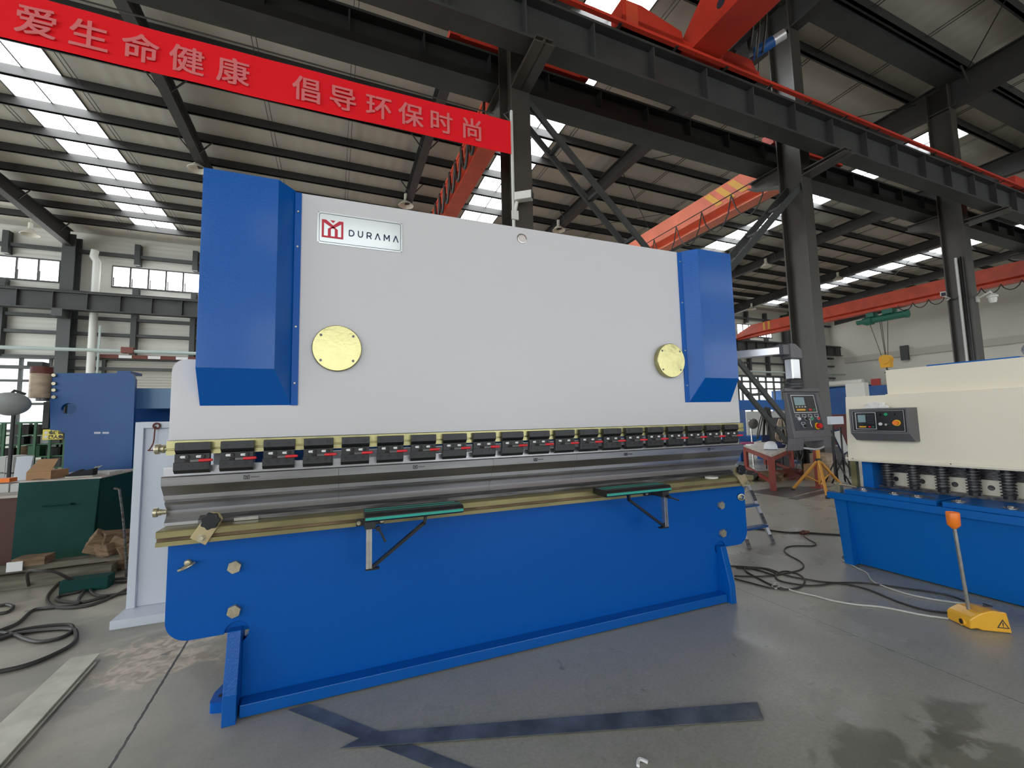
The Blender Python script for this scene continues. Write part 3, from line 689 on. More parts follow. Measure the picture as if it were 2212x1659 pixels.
mbn.add(vs, fs); bn = mk('banner', mbn, 'banner', label='long red cloth banner with faded pink Chinese slogan', category='banner')
chars = [('尚', 1020, 266), ('时', 953, 248), ('保', 888, 230), ('环', 819, 213), ('导', 741, 199), ('倡', 664, 181), ('康', 504, 143), ('健', 404, 118), ('命', 304, 98), ('生', 192, 66), ('爱', 78, 44)]
for ch, px, py in chars:
    c = atb(px, py, Y=6.47); z = (top1 + bot1) / 2 - .05 * math.sin(math.pi * (c.x - bx0) / (bx1 - bx0)) - .02
    R_ = HB.to_3x3(); o = HB @ Vector((c.x, 6.478, z - .165)); ux = (R_ @ Vector((1, 0, 0))).normalized()
    tm = MB()
    for qi, (sx_, sz_) in enumerate(((-.005, -.004), (.005, -.004), (-.005, .004), (.005, .004), (0, 0))):
        t_ = text_mb(ch, .40 * K, o + ux * sx_ + Vector((0, -.0004 * qi, sz_)), ux, (0, 0, 1), .002, align='CENTER'); tm.add(t_.v, t_.f)
    mk('printed_character', tm, 'bannertext', parent=bn)
mk('cord', HM().tube([(bx1, 6.52, top1), (bx1 - .1, 6.56, top1 + .15), (bx1 + .1, 6.56, top1 + .3)], .012, 5).tube([(-6.6, 6.56, top1 + .13), (bx1 - .3, 6.56, top1 + .1)], .012, 5), 'cable', parent=bn)
ptop = atb(1103, 240, Y=6.56)
mk('banner_pole', HM().tube([(2.85, 6.555, FZ), (2.85, 6.555, ptop.z)], .028, 10), 'pvc', label='thin white pipe strapped upright to the banner column', category='pipe')
c3 = LINE(2); mk('column_pipe', HM().tube([(c3 - .02 - .1, 6.9, FZ), (c3 - .12, 6.9, 5.0)], .04, 10), 'pvc', label='white pipe running up the column with the dome camera', category='pipe')
mk('cable_pipe', HM().tube([(c3 - .12, 6.78, 5.0), (c3 - .12, 6.78, FZ)], .02, 6), 'black', label='thin dark conduit beside the white pipe on the third column', category='conduit')
# cameras
def cctv(c, aim, lab, s=1.0):
    t = thing('security_camera', HB @ Vector(c), lab, 'camera'); c = Vector(c); d = Vector(aim).normalized()
    mk('housing', HM().beam(c, c + d * .3 * s, .14 * s, .14 * s), 'plasticwhite', parent=t, bev=.008)
    mk('lens_window', HM().beam(c + d * .3 * s, c + d * .315 * s, .12 * s, .12 * s), 'camgrey', parent=t)
    return t, c, d
p1 = atb(1118, 428, Y=6.45); t, c, d = cctv((p1.x - .02, 6.5, p1.z + .03), (.62, -.5, -.02), 'beige bullet camera on the banner column pipe')
mk('arm', HM().tube([(p1.x + .02, 6.5, p1.z), (p1.x - .02, 6.56, p1.z - .25), (2.86, 6.555, p1.z - .3)], .03, 8).box(2.80, 2.92, 6.5, 6.53, p1.z - .36, p1.z - .2), 'plasticwhite', parent=t)
p2 = atb(2046, 642, Y=7.0); t, c, d = cctv((p2.x - .25, 7.0, p2.z + .1), (-.75, -.35, -.25), 'white bullet camera on the left side of the third column', .9)
mk('arm', HM().tube([(p2.x - .3, 7.0, p2.z + .02), (c3 - .25, 7.1, p2.z + .03), (c3 - .18, 7.19, p2.z)], .025, 8), 'plasticwhite', parent=t)
p3 = atb(2134, 645, Y=6.3); t = thing('dome_camera', HB @ Vector((p3.x, 6.2, p3.z)), 'round white dome camera on an arm right of the third column', 'camera')
mk('dome', HM().lathe([(0, -.18), (.07, -.16), (.1, -.08), (.1, .0), (.13, .01), (.13, .06), (.05, .14), (0, .15)], (p3.x, 6.2, p3.z), n=20), 'plasticwhite', parent=t)
mk('arm', HM().tube([(p3.x, 6.2, p3.z + .12), (p3.x - .02, 6.22, p3.z + .2), (c3 + .1, 6.55, p3.z + .1)], .035, 8).box(c3 + .03, c3 + .17, 6.55, 6.597, p3.z - .03, p3.z + .15), 'plasticwhite', parent=t)
# pipes on the window wall
a = atb(190, 700, Y=28.2); mk('downpipe', HM().tube([(a.x, 28.7, FZ), (a.x, 28.7, 8.9), (a.x - .15, 28.7, 9.15), (a.x - .1, 28.7, 9.5)], .17, 12), 'pvc', label='thick white downpipe beside the far left wall column', category='pipe')
a1 = atb(0, 750, Y=27.6); a2 = atb(420, 762, Y=27.6)
t = thing('water_pipe', HB @ Vector(((a1.x + a2.x) / 2, 27.6, a1.z)), 'thin pale green pipe running level along the window wall', 'pipe')
mk('pipe', HM().tube([(XW, 27.6, a1.z), (XE - 1, 27.6, (a1.z + a2.z) / 2)], .09, 8), 'greenpipe', parent=t)
cc = atb(277, 757, Y=27.6); mk('valve', HM().box(cc.x - .25, cc.x + .25, 27.45, 27.75, cc.z - .15, cc.z + .15), 'rust', parent=t)
a = atb(215, 780, Y=28.0); mk('drop_pipe', HM().tube([(a.x, 27.85, FZ), (a.x, 27.85, 5.3)], .05, 8), 'greenpipe', label='thin vertical pipe left of the roller shutter', category='pipe')
# cable tray and marks on the end wall
ta = atb(1840, 777, X=XE - .1); tb = atb(2212, 722, X=XE - .1)
t = thing('cable_tray', HB @ Vector((XE - .1, (ta.y + tb.y) / 2, ta.z)), 'beige cable tray running along the white end wall', 'cable tray')
mk('tray', HM().box(XE - .18, XE - .001, -8, 28, ta.z - .3, ta.z + .3), 'traygrey', parent=t)
tc_ = atb(1954, 762, X=XE - .3); mk('junction_box', HM().box(XE - .4, XE - .182, tc_.y - .3, tc_.y + .3, ta.z - .7, ta.z + .7), 'girt', parent=t)
tp = atb(1905, 840, X=48.0)
# blue doorway cabin by the end wall
q0 = atb(1790, 884, X=46.5); q1 = atb(1866, 826, X=46.5)
t = thing('paint_booth', HB @ Vector((46.5, (q0.y + q1.y) / 2, FZ)), 'blue booth with a white top rail in front of the end wall', 'booth')
mk('front', HM().box(46.5, 49.5, q1.y, q0.y + 6, FZ, atb(1820, 834, X=46.5).z), 'shutterblue', parent=t)
zt_ = atb(1820, 828, X=46.4).z; mk('top_rail', HM().tube([(46.4, q1.y, zt_), (46.4, q0.y + 6, zt_)], .28, 10), 'plasticwhite', parent=t)
q2 = atb(1893, 850, X=47.5); mk('wall_panel', HM().box(47.5, 47.7, q2.y - .35, q2.y + .35, -.2 + q2.z - 1.6, q2.z + 1.4), 'brick', label='red sign panel beside the blue booth', category='panel')
q3_ = atb(1848, 856, X=20.0); mk('switch_box', HM().box(20, 20.3, q3_.y - .35, q3_.y + .35, q3_.z - .5, q3_.z + .55).box(20.1, 20.2, q3_.y - .05, q3_.y + .05, FZ, q3_.z - .5), 'plasticwhite', label='cream switch box standing up behind the shear corner', category='box')
q4 = atb(1815, 930, X=21.0); mk('storage_container', HM().box(21, 24, q4.y - 1.4, q4.y + 1.2, FZ, atb(1815, 895, X=21).z), 'container', label='maroon cabinet behind the shearing machine', category='cabinet')
mk('blue_panel', HM().box(24.1, 24.6, q4.y - 1.5, q4.y + 2.2, FZ, atb(1815, 838, X=24).z), 'blue_old', label='blue machine frame above the maroon cabinet', category='machine')
# ================================================================== THE PRESS BRAKE
PB = thing('press_brake', (0.93, 2.6, 0), 'large white and blue press brake with brass discs standing in the middle', 'machine')
YF = 2.154; XC = .931
# white ram plate
L_, R_, T_, B_ = -.669, 2.531, 2.265, 1.119
sh = round_poly([(L_, B_), (R_, B_), (R_, 1.458), (2.42, 1.458), (2.42, T_), (-.54, T_), (-.54, 1.458), (L_, 1.458)], [0, 0, .055, 0, 0, 0, 0, .06])
ram = MB().prism(sh, 'y', YF, YF + .06)
o = mk('ram', ram, 'white', parent=PB, bev=.0015)
mk('lifting_hole', MB().lathe([(0, .0), (.024, .0), (.024, .0012), (.0275, .0012), (.0275, -.0012), (0, -.0012)], (XC, YF - .0015, 2.201), (0, -1, 0), 24), 'blackgap', parent=PB)
mk('hole_tube', MB().lathe([(.018, .004), (.0255, .0045), (.0285, .003), (.029, .0)], (XC + .003, YF, 2.2), (0, -1, 0), 24), 'chrome', parent=PB)
# nameplate
npl = mk('nameplate', MB().prism(round_poly([(-.128, 2.031), (.268, 2.031), (.268, 2.189), (-.128, 2.189)], .012), 'y', YF - .0035, YF - .0005), 'nameplate', parent=PB)
def outline(poly, wd, y0, y1):
    mb = MB(); n = len(poly); cx = sum(p[0] for p in poly) / n; cz = sum(p[1] for p in poly) / n
    inn = []
    for i in range(n):
        a = Vector(poly[i - 1]); p = Vector(poly[i]); b = Vector(poly[(i + 1) % n]); t = (b - a)
        if t.length < 1e-9: t = Vector((1, 0))
        t.normalize(); nn = Vector((-t.y, t.x)); 
        if nn.dot(Vector((cx, cz)) - p) < 0: nn = -nn
        inn.append((p.x + nn.x * wd, p.y + nn.y * wd))
    for i in range(n):
        j = (i + 1) % n; A = [(poly[i][0], y, poly[i][1]) for y in (y0,)] 
        mb.add([(poly[i][0], y0, poly[i][1]), (poly[j][0], y0, poly[j][1]), (inn[j][0], y0, inn[j][1]), (inn[i][0], y0, inn[i][1]),
                (poly[i][0], y1, poly[i][1]), (poly[j][0], y1, poly[j][1]), (inn[j][0], y1, inn[j][1]), (inn[i][0], y1, inn[i][1])],
               [(0, 1, 2, 3), (7, 6, 5, 4), (0, 4, 5, 1), (2, 6, 7, 3)])
    return mb
mk('border_line', outline(round_poly([(-.120, 2.039), (.260, 2.039), (.260, 2.181), (-.120, 2.181)], .012), .0022, YF - .0042, YF - .0036), 'inkblue', parent=npl)
def logo(x0, z0, w, h, y, flip=1):
    """red emblem: frame with an M-shaped chevron, triangle and two inner posts"""
    mb = MB(); t = w * .10
    def q(pts): mb.prism([(x0 + a * w, z0 + b * h) for a, b in pts], 'y', y - .0012, y)
    q([(0, 0), (.10, 0), (.10, 1), (0, 1)]); q([(.90, 0), (1, 0), (1, 1), (.90, 1)]); q([(.10, 0), (.90, 0), (.90, .10), (.10, .10)])
    q([(.10, 1), (.10, .84), (.52, .54), (.52, .72), (.20, 1)]); q([(.90, 1), (.80, 1), (.52, .72), (.52, .54), (.90, .84)])
    q([(.38, 1), (.62, 1), (.52, .86)]); q([(.28, .10), (.42, .10), (.42, .56), (.40, .60), (.28, .50)]); q([(.60, .10), (.74, .10), (.74, .50), (.62, .60), (.60, .56)])
    q([(.40, .60), (.42, .50), (.52, .58), (.60, .50), (.62, .60), (.52, .66)])
    return mb
mk('emblem', logo(-.108, 2.062, .096, .088, YF - .0037), 'logored', parent=npl)
# company lettering drawn stroke by stroke
def stroke_text(word, x, z, h, y, th=.18, gap=.42):
    mb = MB()
    def seg(a, b, ww=th):
        a = Vector(a); b = Vector(b); d = (b - a).normalized(); n = Vector((-d.y, d.x)) * ww / 2
        mb.prism([((a + n).x * h + x, (a + n).y * h + z), ((a - n).x * h + x, (a - n).y * h + z), ((b - n).x * h + x, (b - n).y * h + z), ((b + n).x * h + x, (b + n).y * h + z)], 'y', y - .0008, y)
    for ch in word:
        if ch == 'D':
            P_ = [(.09, .09), (.09, .91), (.45, .91), (.66, .75), (.72, .5), (.66, .25), (.45, .09), (.09, .09)]; wd = .80
        elif ch == 'U': P_ = [(.09, 1), (.09, .35), (.2, .14), (.38, .08), (.56, .14), (.67, .35), (.67, 1)]; wd = .78
        elif ch == 'R':
            P_ = [(.09, 0), (.09, .91), (.5, .91), (.63, .82), (.66, .66), (.63, .52), (.5, .42), (.1, .42)]; wd = .74; seg((.42, .42), (.68, 0))
        elif ch == 'A': P_ = [(.06, 0), (.40, .97), (.74, 0)]; wd = .82
        elif ch == 'M': P_ = [(.09, 0), (.09, .95), (.45, .28), (.81, .95), (.81, 0)]; wd = .92
        for a, b in zip(P_[:-1], P_[1:]): seg(a, b)
        x += (wd + gap) * h
    return mb
mk('lettering', stroke_text('DURAMA', .012, 2.082, .034, YF - .0037, .17, .42), 'inkblue', parent=npl)
for x, z in ((-.122, 2.036), (.262, 2.036), (-.122, 2.184), (.262, 2.184)): mk('rivet', MB().cyl((x, YF - .0035, z), (x, YF - .0055, z), .0022, 8), 'steeldark', parent=npl)
# cylinder covers
for x, dpt in ((-.033, .016), (1.934, .034)):
    mb = MB().lathe([(0, dpt), (.106, dpt), (.109, dpt - .003), (.109, .0), (0, 0)], (x, YF - .0005, 1.5265), (0, -1, 0), 56)
    d_ = mk('cylinder_cover', mb, 'gold', parent=PB)
    hb_ = MB()
    for a in (40, 140, 220, 320): hb_.cyl((x + .092 * math.cos(math.radians(a)), YF - dpt - .0002, 1.5265 + .092 * math.sin(math.radians(a))), (x + .092 * math.cos(math.radians(a)), YF - dpt - .0016, 1.5265 + .092 * math.sin(math.radians(a))), .0062, 10)
    mk_split('screw_hole', hb_, 'steeldark', parent=d_)
# blue hoods over the cylinders
def hood(mx):
    s = lambda x: 2 * XC - x if mx else x
    YH = 2.076; zt, zf, zb = 2.272, 1.4146, 1.260; xo = -.567 if not mx else 2 * XC - 2.454; xi = -.283 if not mx else 2 * XC - 2.160; xb_ = -.2235 if not mx else 2 * XC - 2.0915; xf = -.196 if not mx else 2 * XC - 2.058
    mb = MB()
    F = [(s(xo), YH, zf), (s(xi), YH, zf), (s(xi), YH, zt), (s(xo), YH, zt)]
    Bk = [(s(xo), YF - .0005, zb), (s(xb_), YF - .0005, zb), (s(xb_), YF - .0005, zt), (s(xo), YF - .0005, zt)]
    Rr_ = [(s(xo), YF + .45, zt), (s(xb_ - .0), YF + .45, zt)]
    mb.add(F + Bk, [(0, 1, 2, 3), (7, 6, 5, 4), (0, 4, 5, 1), (1, 5, 6, 2), (2, 6, 7, 3), (3, 7, 4, 0)])
    h = mk('hood', mb, 'blue_gloss', parent=PB, bev=.0012)
    mk('hood_flange', MB().box(min(s(xb_), s(xf)), max(s(xb_), s(xf)), YF - .006, YF - .0005, zb, T_ - .002), 'blue', parent=h)
    sc_ = MB()
    for z in (2.17, 2.0, 1.62, 1.36) if not mx else (2.2, 1.92, 1.6, 1.37): sc_.lathe([(.0045, 0), (.004, .003), (0, .0035)], ((s(xb_) + s(xf)) / 2, YF - .006, z), (0, -1, 0), 10)
    mk_split('screw', sc_, 'bolt', parent=h)
    mk('hood_side', MB().box(min(s(xo), s(xo) + (.0 if mx else .02)) if not mx else s(xo) - .02, max(s(xo), s(xo) + .02) if not mx else s(xo), YF + .061, YF + .5, 1.47, zt), 'blue', parent=h)
hood(False); hood(True)
# blue lower table plate with rounded tabs and the notch round each gusset
r = .045
plate = [(-.655, .700)] + [(-.570 - .085 * math.cos(math.radians(a)), .400 - .085 * math.sin(math.radians(a))) for a in range(0, 91, 9)] + [(-.452, .315)]
for a in range(180, -61, -20): plate.append((-.407 + r * math.cos(math.radians(a)), .315 + r * math.sin(math.radians(a))))
plate += [(-.385, .26), (-.385, .012)]
right = [(2 * XC + .010 - x, z) for x, z in plate][::-1]
mk('table_plate', MB().prism(plate + right, 'y', YF, YF + .08), 'blue', parent=PB, bev=.0015)
for x in (-.407, 2 * XC + .01 + .407): mk('notch_backing', MB().prism([(x + .0445 * math.cos(math.radians(a)), .315 + .0445 * math.sin(math.radians(a))) for a in range(0, 181, 12)], 'y', YF + .012, YF + .07), 'blue', parent=PB)
# base beam with chamfered top
yb = 2.09
mk('base_beam', MB().prism([(YF, .006), (YF, .056), (yb, .055), (yb, .006)], 'x', -.378, 2.246), 'blue_gloss', parent=PB, bev=.003)
for sgn in (0, 1):
    x0, x1 = (-.434, -.385) if not sgn else (2.251, 2.296)
    g = mk('gusset', MB().prism([(YF + .05, 0), (YF + .05, .334), (2.122, .334), (2.070, .112), (2.066, .0)], 'x', x0, x1), 'blue_gloss', parent=PB, bev=.003)
lug = mk('foundation_lug', MB().prism(round_poly([(-.502, 2.185), (-.4345, 2.165), (-.4345, 2.33), (-.48, 2.33), (-.502, 2.26)], [.01, 0, 0, 0, .01]), 'z', .0, .042), 'blue', parent=PB)
mk('lug_hole', MB().cyl((-.468, 2.225, .0421), (-.468, 2.225, .0432), .012, 16), 'blackgap', parent=lug)
mk('lug_bolt', MB().cyl((-.448, 2.30, .042), (-.448, 2.30, .115), .008, 10), 'bolt', parent=lug)
# hex bolts and slotted pins
def hexbolt(x, z, r=.026):
    b = mk('hex_bolt', MB().cyl((x, YF, z), (x, YF - .016, z), r, 6, sm=False, rot=.3).cyl((x, YF - .016, z), (x, YF - .0175, z), r * .82, 24, sm=False), 'bolt', parent=PB)
for x, z in ((-.421, .583), (-.418, .404), (2.303, .585), (2.302, .407)): hexbolt(x, z)
for x, sg in ((-.584, -1), (2.480, 1)):
    ep = MB().lathe([(.013, 0), (.014, .008), (.010, .014), (0, .016)], (x, YF, .622), (0, -1, 0), 20)
    if sg < 0: ep.tube([(x + .0 + .026 * math.cos(a) , YF - .022 - .024 * math.sin(a), .612 + .011 * math.cos(a)) for a in [i * math.pi / 9 for i in range(18)]], .0045, 6, closed=True)
    else: ep.tube([(x + .022 * math.cos(a), YF - .012 - .006 * math.cos(a), .622 + .019 * math.sin(a)) for a in [i * math.pi / 9 for i in range(18)]], .0045, 6, closed=True)
    mk('eye_bolt', ep, 'bolt', parent=PB)
# upper zinc clamping bar
ub = mk('upper_bar', MB().prism([(2.13, 1.117), (2.13, 1.086), (2.137, 1.084), (2.137, 1.080), (2.13, 1.078), (2.13, 1.060), (2.20, 1.060), (2.20, 1.117)], 'x', -.668, 2.531), 'zinc', parent=PB)
kb = MB().lathe([(.010, 0), (.010, .012), (.017, .014), (.017, .022), (.012, .024), (.012, .028), (.021, .03), (.021, .043), (.018, .046), (0, .046)], (-.668, 2.16, 1.085), (-1, 0, 0), 20)
mk('end_knob', kb, 'bolt', parent=ub)
# quick clamps, twenty along the ram
def clamp():
    x0, x1 = -.633, -.5115; W_ = x1 - x0; X_ = lambda u: x0 + W_ * u
    b = MB()
    b.prism([(2.129, 1.110), (2.129, 1.064), (2.118, 1.0645), (2.103, 1.0785), (2.105, 1.109)], 'x', x0, x1)             # upper jaw
    b.prism([(2.129, 1.064), (2.129, .984), (2.121, .984), (2.107, .9975), (2.1075, 1.064)], 'x', x0, x1 - .002)          # lower jaw
    b.prism([(2.128, 1.030), (2.128, .9842), (2.1205, .9842), (2.1055, .998), (2.1055, 1.030)], 'x', x0 - .003, x1 - .006)
    body = mk('quick_clamp', b, 'black', parent=PB, bev=.0012)
    h = MB(); prf_ = [(.0082, .0), (.0082, .0010), (.0055, .0010), (.0055, -.001), (0, -.001)]
    for u in (.17, .82): h.lathe(prf_, (X_(u), 2.1040, 1.0915), (0, -1, 0), 14)
    for u in (.15, .46, .76): h.lathe(prf_, (X_(u), 2.1054, 1.0165), (0, -1, 0), 14)
    mk_split('socket_screw', h, 'knob', parent=body)
    def cap(cx, cz, hw, r, ya, yb_): 
        return [(cx + c * hw + r * math.cos(math.radians(a)), cz + r * math.sin(math.radians(a))) for c, rng in ((1, range(-90, 91, 30)), (-1, range(90, 271, 30))) for a in rng]
    s = MB(); so_ = MB(); s2 = MB()
    for u in (.29, .73):
        so_.prism(cap(X_(u), 1.0515, .0105, .0082, 0, 0), 'y', 2.1064, 2.1074); s.prism(cap(X_(u) - .003, 1.0515, .0085, .0052, 0, 0), 'y', 2.1056, 2.1063); s2.cyl((X_(u) + .007, 2.1063, 1.0515), (X_(u) + .007, 2.1046, 1.0515), .0066, 10)
    so_.prism(cap(X_(.42), 1.0350, .012, .0062, 0, 0), 'y', 2.1050, 2.1074)
    mk_split('slot_recess', so_, 'blackgap', parent=body)
    mk_split('slot', s, 'paper', parent=body); mk_split('slot_screw', s2, 'knob', parent=body)
    lv = mk('lever', MB().beam((X_(.46), 2.1045, 1.0352), (X_(.72), 2.092, 1.0362), .006, .0085), 'steeldark', parent=body)
    mk('lever_grip', MB().lathe([(.0052, 0), (.0062, .004), (.0064, .035), (.0050, .048), (0, .051)], (X_(.71), 2.0925, 1.0362), (1, -.10, .012), 12), 'red', parent=body)
    return body
c0 = clamp()
pitch = (2.426 + .625 - .12) * 1.012 / 19
for i in range(1, 20): copy_tree(c0, (pitch * i, 0, 0), PB)
# tool holder strip, ground dies and their joints
mk('tool_strip', MB().prism([(2.15, 1.01), (2.15, .974), (2.19, .974), (2.19, 1.01)], 'x', -.680, 2.505), 'steel', parent=PB)
prof = [(2.150, .974), (2.136, .974), (2.130, .970), (2.134, .936), (2.167, .894), (2.169, .876), (2.182, .873), (2.184, .865), (2.180, .861), (2.186, .852), (2.215, .826), (2.196, .795), (2.184, .782), (2.184, .769), (2.26, .769), (2.26, .974)]
seams = [-.682, -.02, .73, 1.23, 2.0, 2.522]
for i, (a, b) in enumerate(zip(seams[:-1], seams[1:])): 
    dd = mk('die_block', MB().prism(prof, 'x', a + .0006, b - .0006), 'steel', parent=PB)
    lx = (-.395, .315, .96, 1.55, 2.2)[i]
    mk('maker_mark', logo(lx, .9455, .022, .017, 2.1306), 'ink', parent=dd)
    mk('maker_lettering', stroke_text('DURAMA', lx + .027, .951, .005, 2.1310, .2, .3), 'ink', parent=dd)
mk('die_knob', MB().lathe([(.010, 0), (.011, .02), (.013, .02), (.013, .03), (.019, .031), (.019, .043), (0, .045)], (-.676, 2.195, .826), (-1, 0, 0), 20), 'bolt', parent=PB)
mk('die_base', MB().prism([(2.165, .769), (2.165, .786), (2.178, .792), (2.19, .80), (2.25, .80), (2.25, .769)], 'x', -.56, 2.45), 'steeldark', parent=PB)
mk('die_base_slot', MB().box(-.43, -.34, 2.155, 2.164, .770, .783), 'chrome', parent=PB)
# zinc rail in front of the die
mk('slide_rail', MB().prism([(2.090, .767), (2.088, .765), (2.088, .742), (2.100, .741), (2.100, .727), (2.088, .726), (2.088, .709), (2.17, .709), (2.26, .709), (2.26, .768), (2.092, .768)], 'x', -.676, 2.541), 'zincrail', parent=PB)
mk('rail_slot', MB().box(-.676, 2.541, 2.0985, 2.0998, .728, .740), 'wood', parent=PB)
# stop plates with star knobs at the rail ends
def stopplate(poly, kx, kz, bx, bz, y):
    p = mk('stop_plate', MB().prism(poly, 'y', y - .010, y), mat('yellow_passivated_%d' % int(kx * 10), (.52, .42, .24), .42, metal=.5), parent=PB, bev=.001)
    k = MB(); n = 7; pts = []
    for i in range(56):
        a = 2 * math.pi * i / 56; rr = .031 + .0028 * math.cos(n * a); pts.append((kx + rr * math.cos(a), kz + rr * math.sin(a)))
    k.prism(pts, 'y', y - .042, y - .022).cyl((kx, y - .01, kz), (kx, y - .022, kz), .014, 14)
    mk('star_knob', k, 'knob', parent=p, bev=.003)
    mk('plate_bolt', MB().cyl((bx, y - .010, bz), (bx, y - .014, bz), .015, 20).cyl((bx, y - .014, bz), (bx, y - .024, bz), .0115, 6, sm=False), 'bolt', parent=p)
o_ = H
stopplate([(-.5626, -.4357 + o_), (-.509, -.469 + o_), (-.4527, -.372 + o_), (-.467, -.346 + o_), (-.494, -.339 + o_), (-.512, -.355 + o_)], -.490, -.372 + o_, -.524, -.439 + o_, 2.086)
stopplate([(2.355, -.363 + o_), (2.385, -.333 + o_), (2.425, -.340 + o_), (2.478, -.44 + o_), (2.430, -.468 + o_)], 2.395, -.352 + o_, 2.455, -.438 + o_, 2.086)
mk('tape_roll', MB().lathe([(.028, 0), (.040, 0), (.040, .011), (.028, .011)], (2.21, 2.125, .7685), (0, 0, 1), 24), 'plasticwhite', parent=None, label='small white tape ring lying on the rail near its right end', category='tape')
# swing-out front support arms
def support(mx):
    s = (lambda x: x) if not mx else (lambda x: 1.816 - x)
    def bx(x0, x1, *a): return (min(s(x0), s(x1)), max(s(x0), s(x1)), *a)
    t = mk('front_support', MB().prism([(1.952, .755), (1.952, .772), (1.962, .785), (2.087, .785), (2.087, .752), (1.96, .750)], 'x', *bx(.087, .519)), 'knob', parent=PB, bev=.0015)
    mk_split('teal_strip', MB().box(*bx(.089, .517, 1.9495, 1.9518, .758, .769)).box(*bx(.089, .50, 2.052, 2.057, .7852, .7865)).box(*bx(.089, .517, 2.012, 2.016, .7852, .7865)), 'teal', parent=t)
    mk('vertical_profile', MB().prism([(s(.094) if not mx else s(.118), 1.982), ((s(.104)) if not mx else s(.108), 1.982), (s(.1045) if not mx else s(.1075), 1.986), (s(.1085) if not mx else s(.1035), 1.986), (s(.109) if not mx else s(.103), 1.982), (s(.118) if not mx else s(.094), 1.982), (s(.118) if not mx else s(.094), 2.006), (s(.094) if not mx else s(.118), 2.006)], 'z', .549, .735), 'chrome', parent=t)
    mk('brace', MB().beam((s(.120), 1.994, .552), (s(.345), 1.994, .715), .022, .012).beam((s(.345), 1.994, .711), (s(.352), 1.994, .75), .022, .010).box(*bx(.092, .150, 1.982, 2.006, .542, .549)), 'knob', parent=t)
    mk('bracket', MB().box(*bx(.088, .132, 1.975, 2.07, .716, .752)).box(*bx(.055, .175, 2.072, 2.0865, .712, .742)).box(*bx(.32, .42, 2.02, 2.06, .738, .752)), 'black', parent=t)
    mk_split('bracket_bolt', MB().cyl((s(.066), 2.072, .727), (s(.066), 2.066, .727), .009, 14).cyl((s(.166), 2.072, .727), (s(.166), 2.066, .727), .009, 14), 'bolt', parent=t)
    mk('clamp_lever', MB().cyl((s(.142) if not mx else s(.10), 1.972, .718), (s(.142) if not mx else s(.10), 1.955, .718), .010, 12).tube([(s(.145) if not mx else s(.10), 1.960, .718), (s(.172) if not mx else s(.04), 1.95, .662 if not mx else .695)], .0045, 8), 'knob', parent=t)
support(False); support(True)
# pale grey side frames and rear body
for sg in (0, 1):
    m_ = (lambda x: x) if not sg else (lambda x: 2 * XC - x)
    def bx(x0, x1, *a): return (min(m_(x0), m_(x1)), max(m_(x0), m_(x1)), *a)
    y0 = 3.46
    fr = mk('side_frame', MB().box(*bx(-1.2535, -1.2100, y0, y0 + .5, .05, 1.212)).box(*bx(-1.21, -.74, y0, y0 + .5, 1.172, 1.212)).box(*bx(-.78, -.74, y0, y0 + .5, .05, 1.172)).box(*bx(-1.2099, -.7801, y0 + .022, y0 + .48, .05, 1.1719)), 'lightgrey', parent=PB, bev=.002)
    mk('frame_foot', MB().box(*bx(-1.262, -.70, 3.285, 3.98, .0, .0495)), 'lightgrey', parent=fr, bev=.002)
hk = MB().tube(smooth_path([(-1.145, 3.457, 1.183), (-1.148, 3.452, 1.16), (-1.152, 3.452, 1.08), (-1.168, 3.445, 1.035), (-1.175, 3.44, 1.028)], 4), .0045, 6).tube([(-1.175, 3.44, 1.028), (-1.13, 3.44, 1.028)], .0035, 6).tube([(-1.175 + .03 * math.cos(a) * .6 + .035, 3.452, 1.185 + .018 * math.sin(a)) for a in [i * math.pi / 5 for i in range(10)]], .0055, 6, closed=True)
mk('wire_hook', hk, 'rust', label='rust-red wire hook hanging on the grey side frame', category='hook')
# beams of the rear body that show in the gaps
mk('rear_cabinet', MB().box(-.55, 2.4, 2.95, 3.42, .3, 1.10), 'blue_old', parent=PB)
mk('rear_beam', MB().box(-.37, 2.24, 2.26, 2.5, .1, .70), 'blue_old', parent=PB)
for xa in (-.53, 2.35): mk('side_cheek', MB().prism([(2.2345, .40), (2.9, .40), (3.0, .05), (3.9, .05), (3.9, 1.1), (2.2345, 1.1)], 'x', xa, xa + .04), 'lightgrey', parent=PB)
mk('back_gauge', MB().box(-.2, 2.2, 2.62, 2.68, .98, 1.02), 'alu', parent=PB)
# ================================================================== CONTROL PENDANT
PD = thing('control_pendant', (3.2, 2.15, .98), 'grey control box with red stop button hanging from a silver arm', 'control panel')
zA = .4686 + H
ar = MB(); A0 = Vector((2.60, 2.86, zA)); A1 = Vector((3.02, 2.165, zA)); ar.beam(A0, A1, .060, .060)
mk('arm', ar, 'alu', parent=PD, bev=.006)
mk('elbow', MB().prism([(2.165 - .035, zA - .035), (2.165 + .06, zA - .035), (2.165 + .06, zA + .034), (2.165 + .0, zA + .05), (2.165 - .035, zA + .04)], 'x', 2.985, 3.06).prism([(3.045, zA - .06), (3.165, zA - .06), (3.165, zA + .006), (3.10, zA + .048), (3.045, zA + .05)], 'y', 2.118, 2.205), 'pendant', parent=PD, bev=.006)
mk('drop_tube', MB().box(3.062, 3.150, 2.13, 2.19, H + .255, zA - .0605), 'alu', parent=PD, bev=.008)
mk('swivel_boot', MB().lathe([(.054, 0), (.066, .002), (.066, .018), (.060, .022), (.060, .040), (.054, .045), (.052, .062), (.046, .072)], (3.107, 2.163, H + .188), (0, 0, 1), 24), 'black', parent=PD)
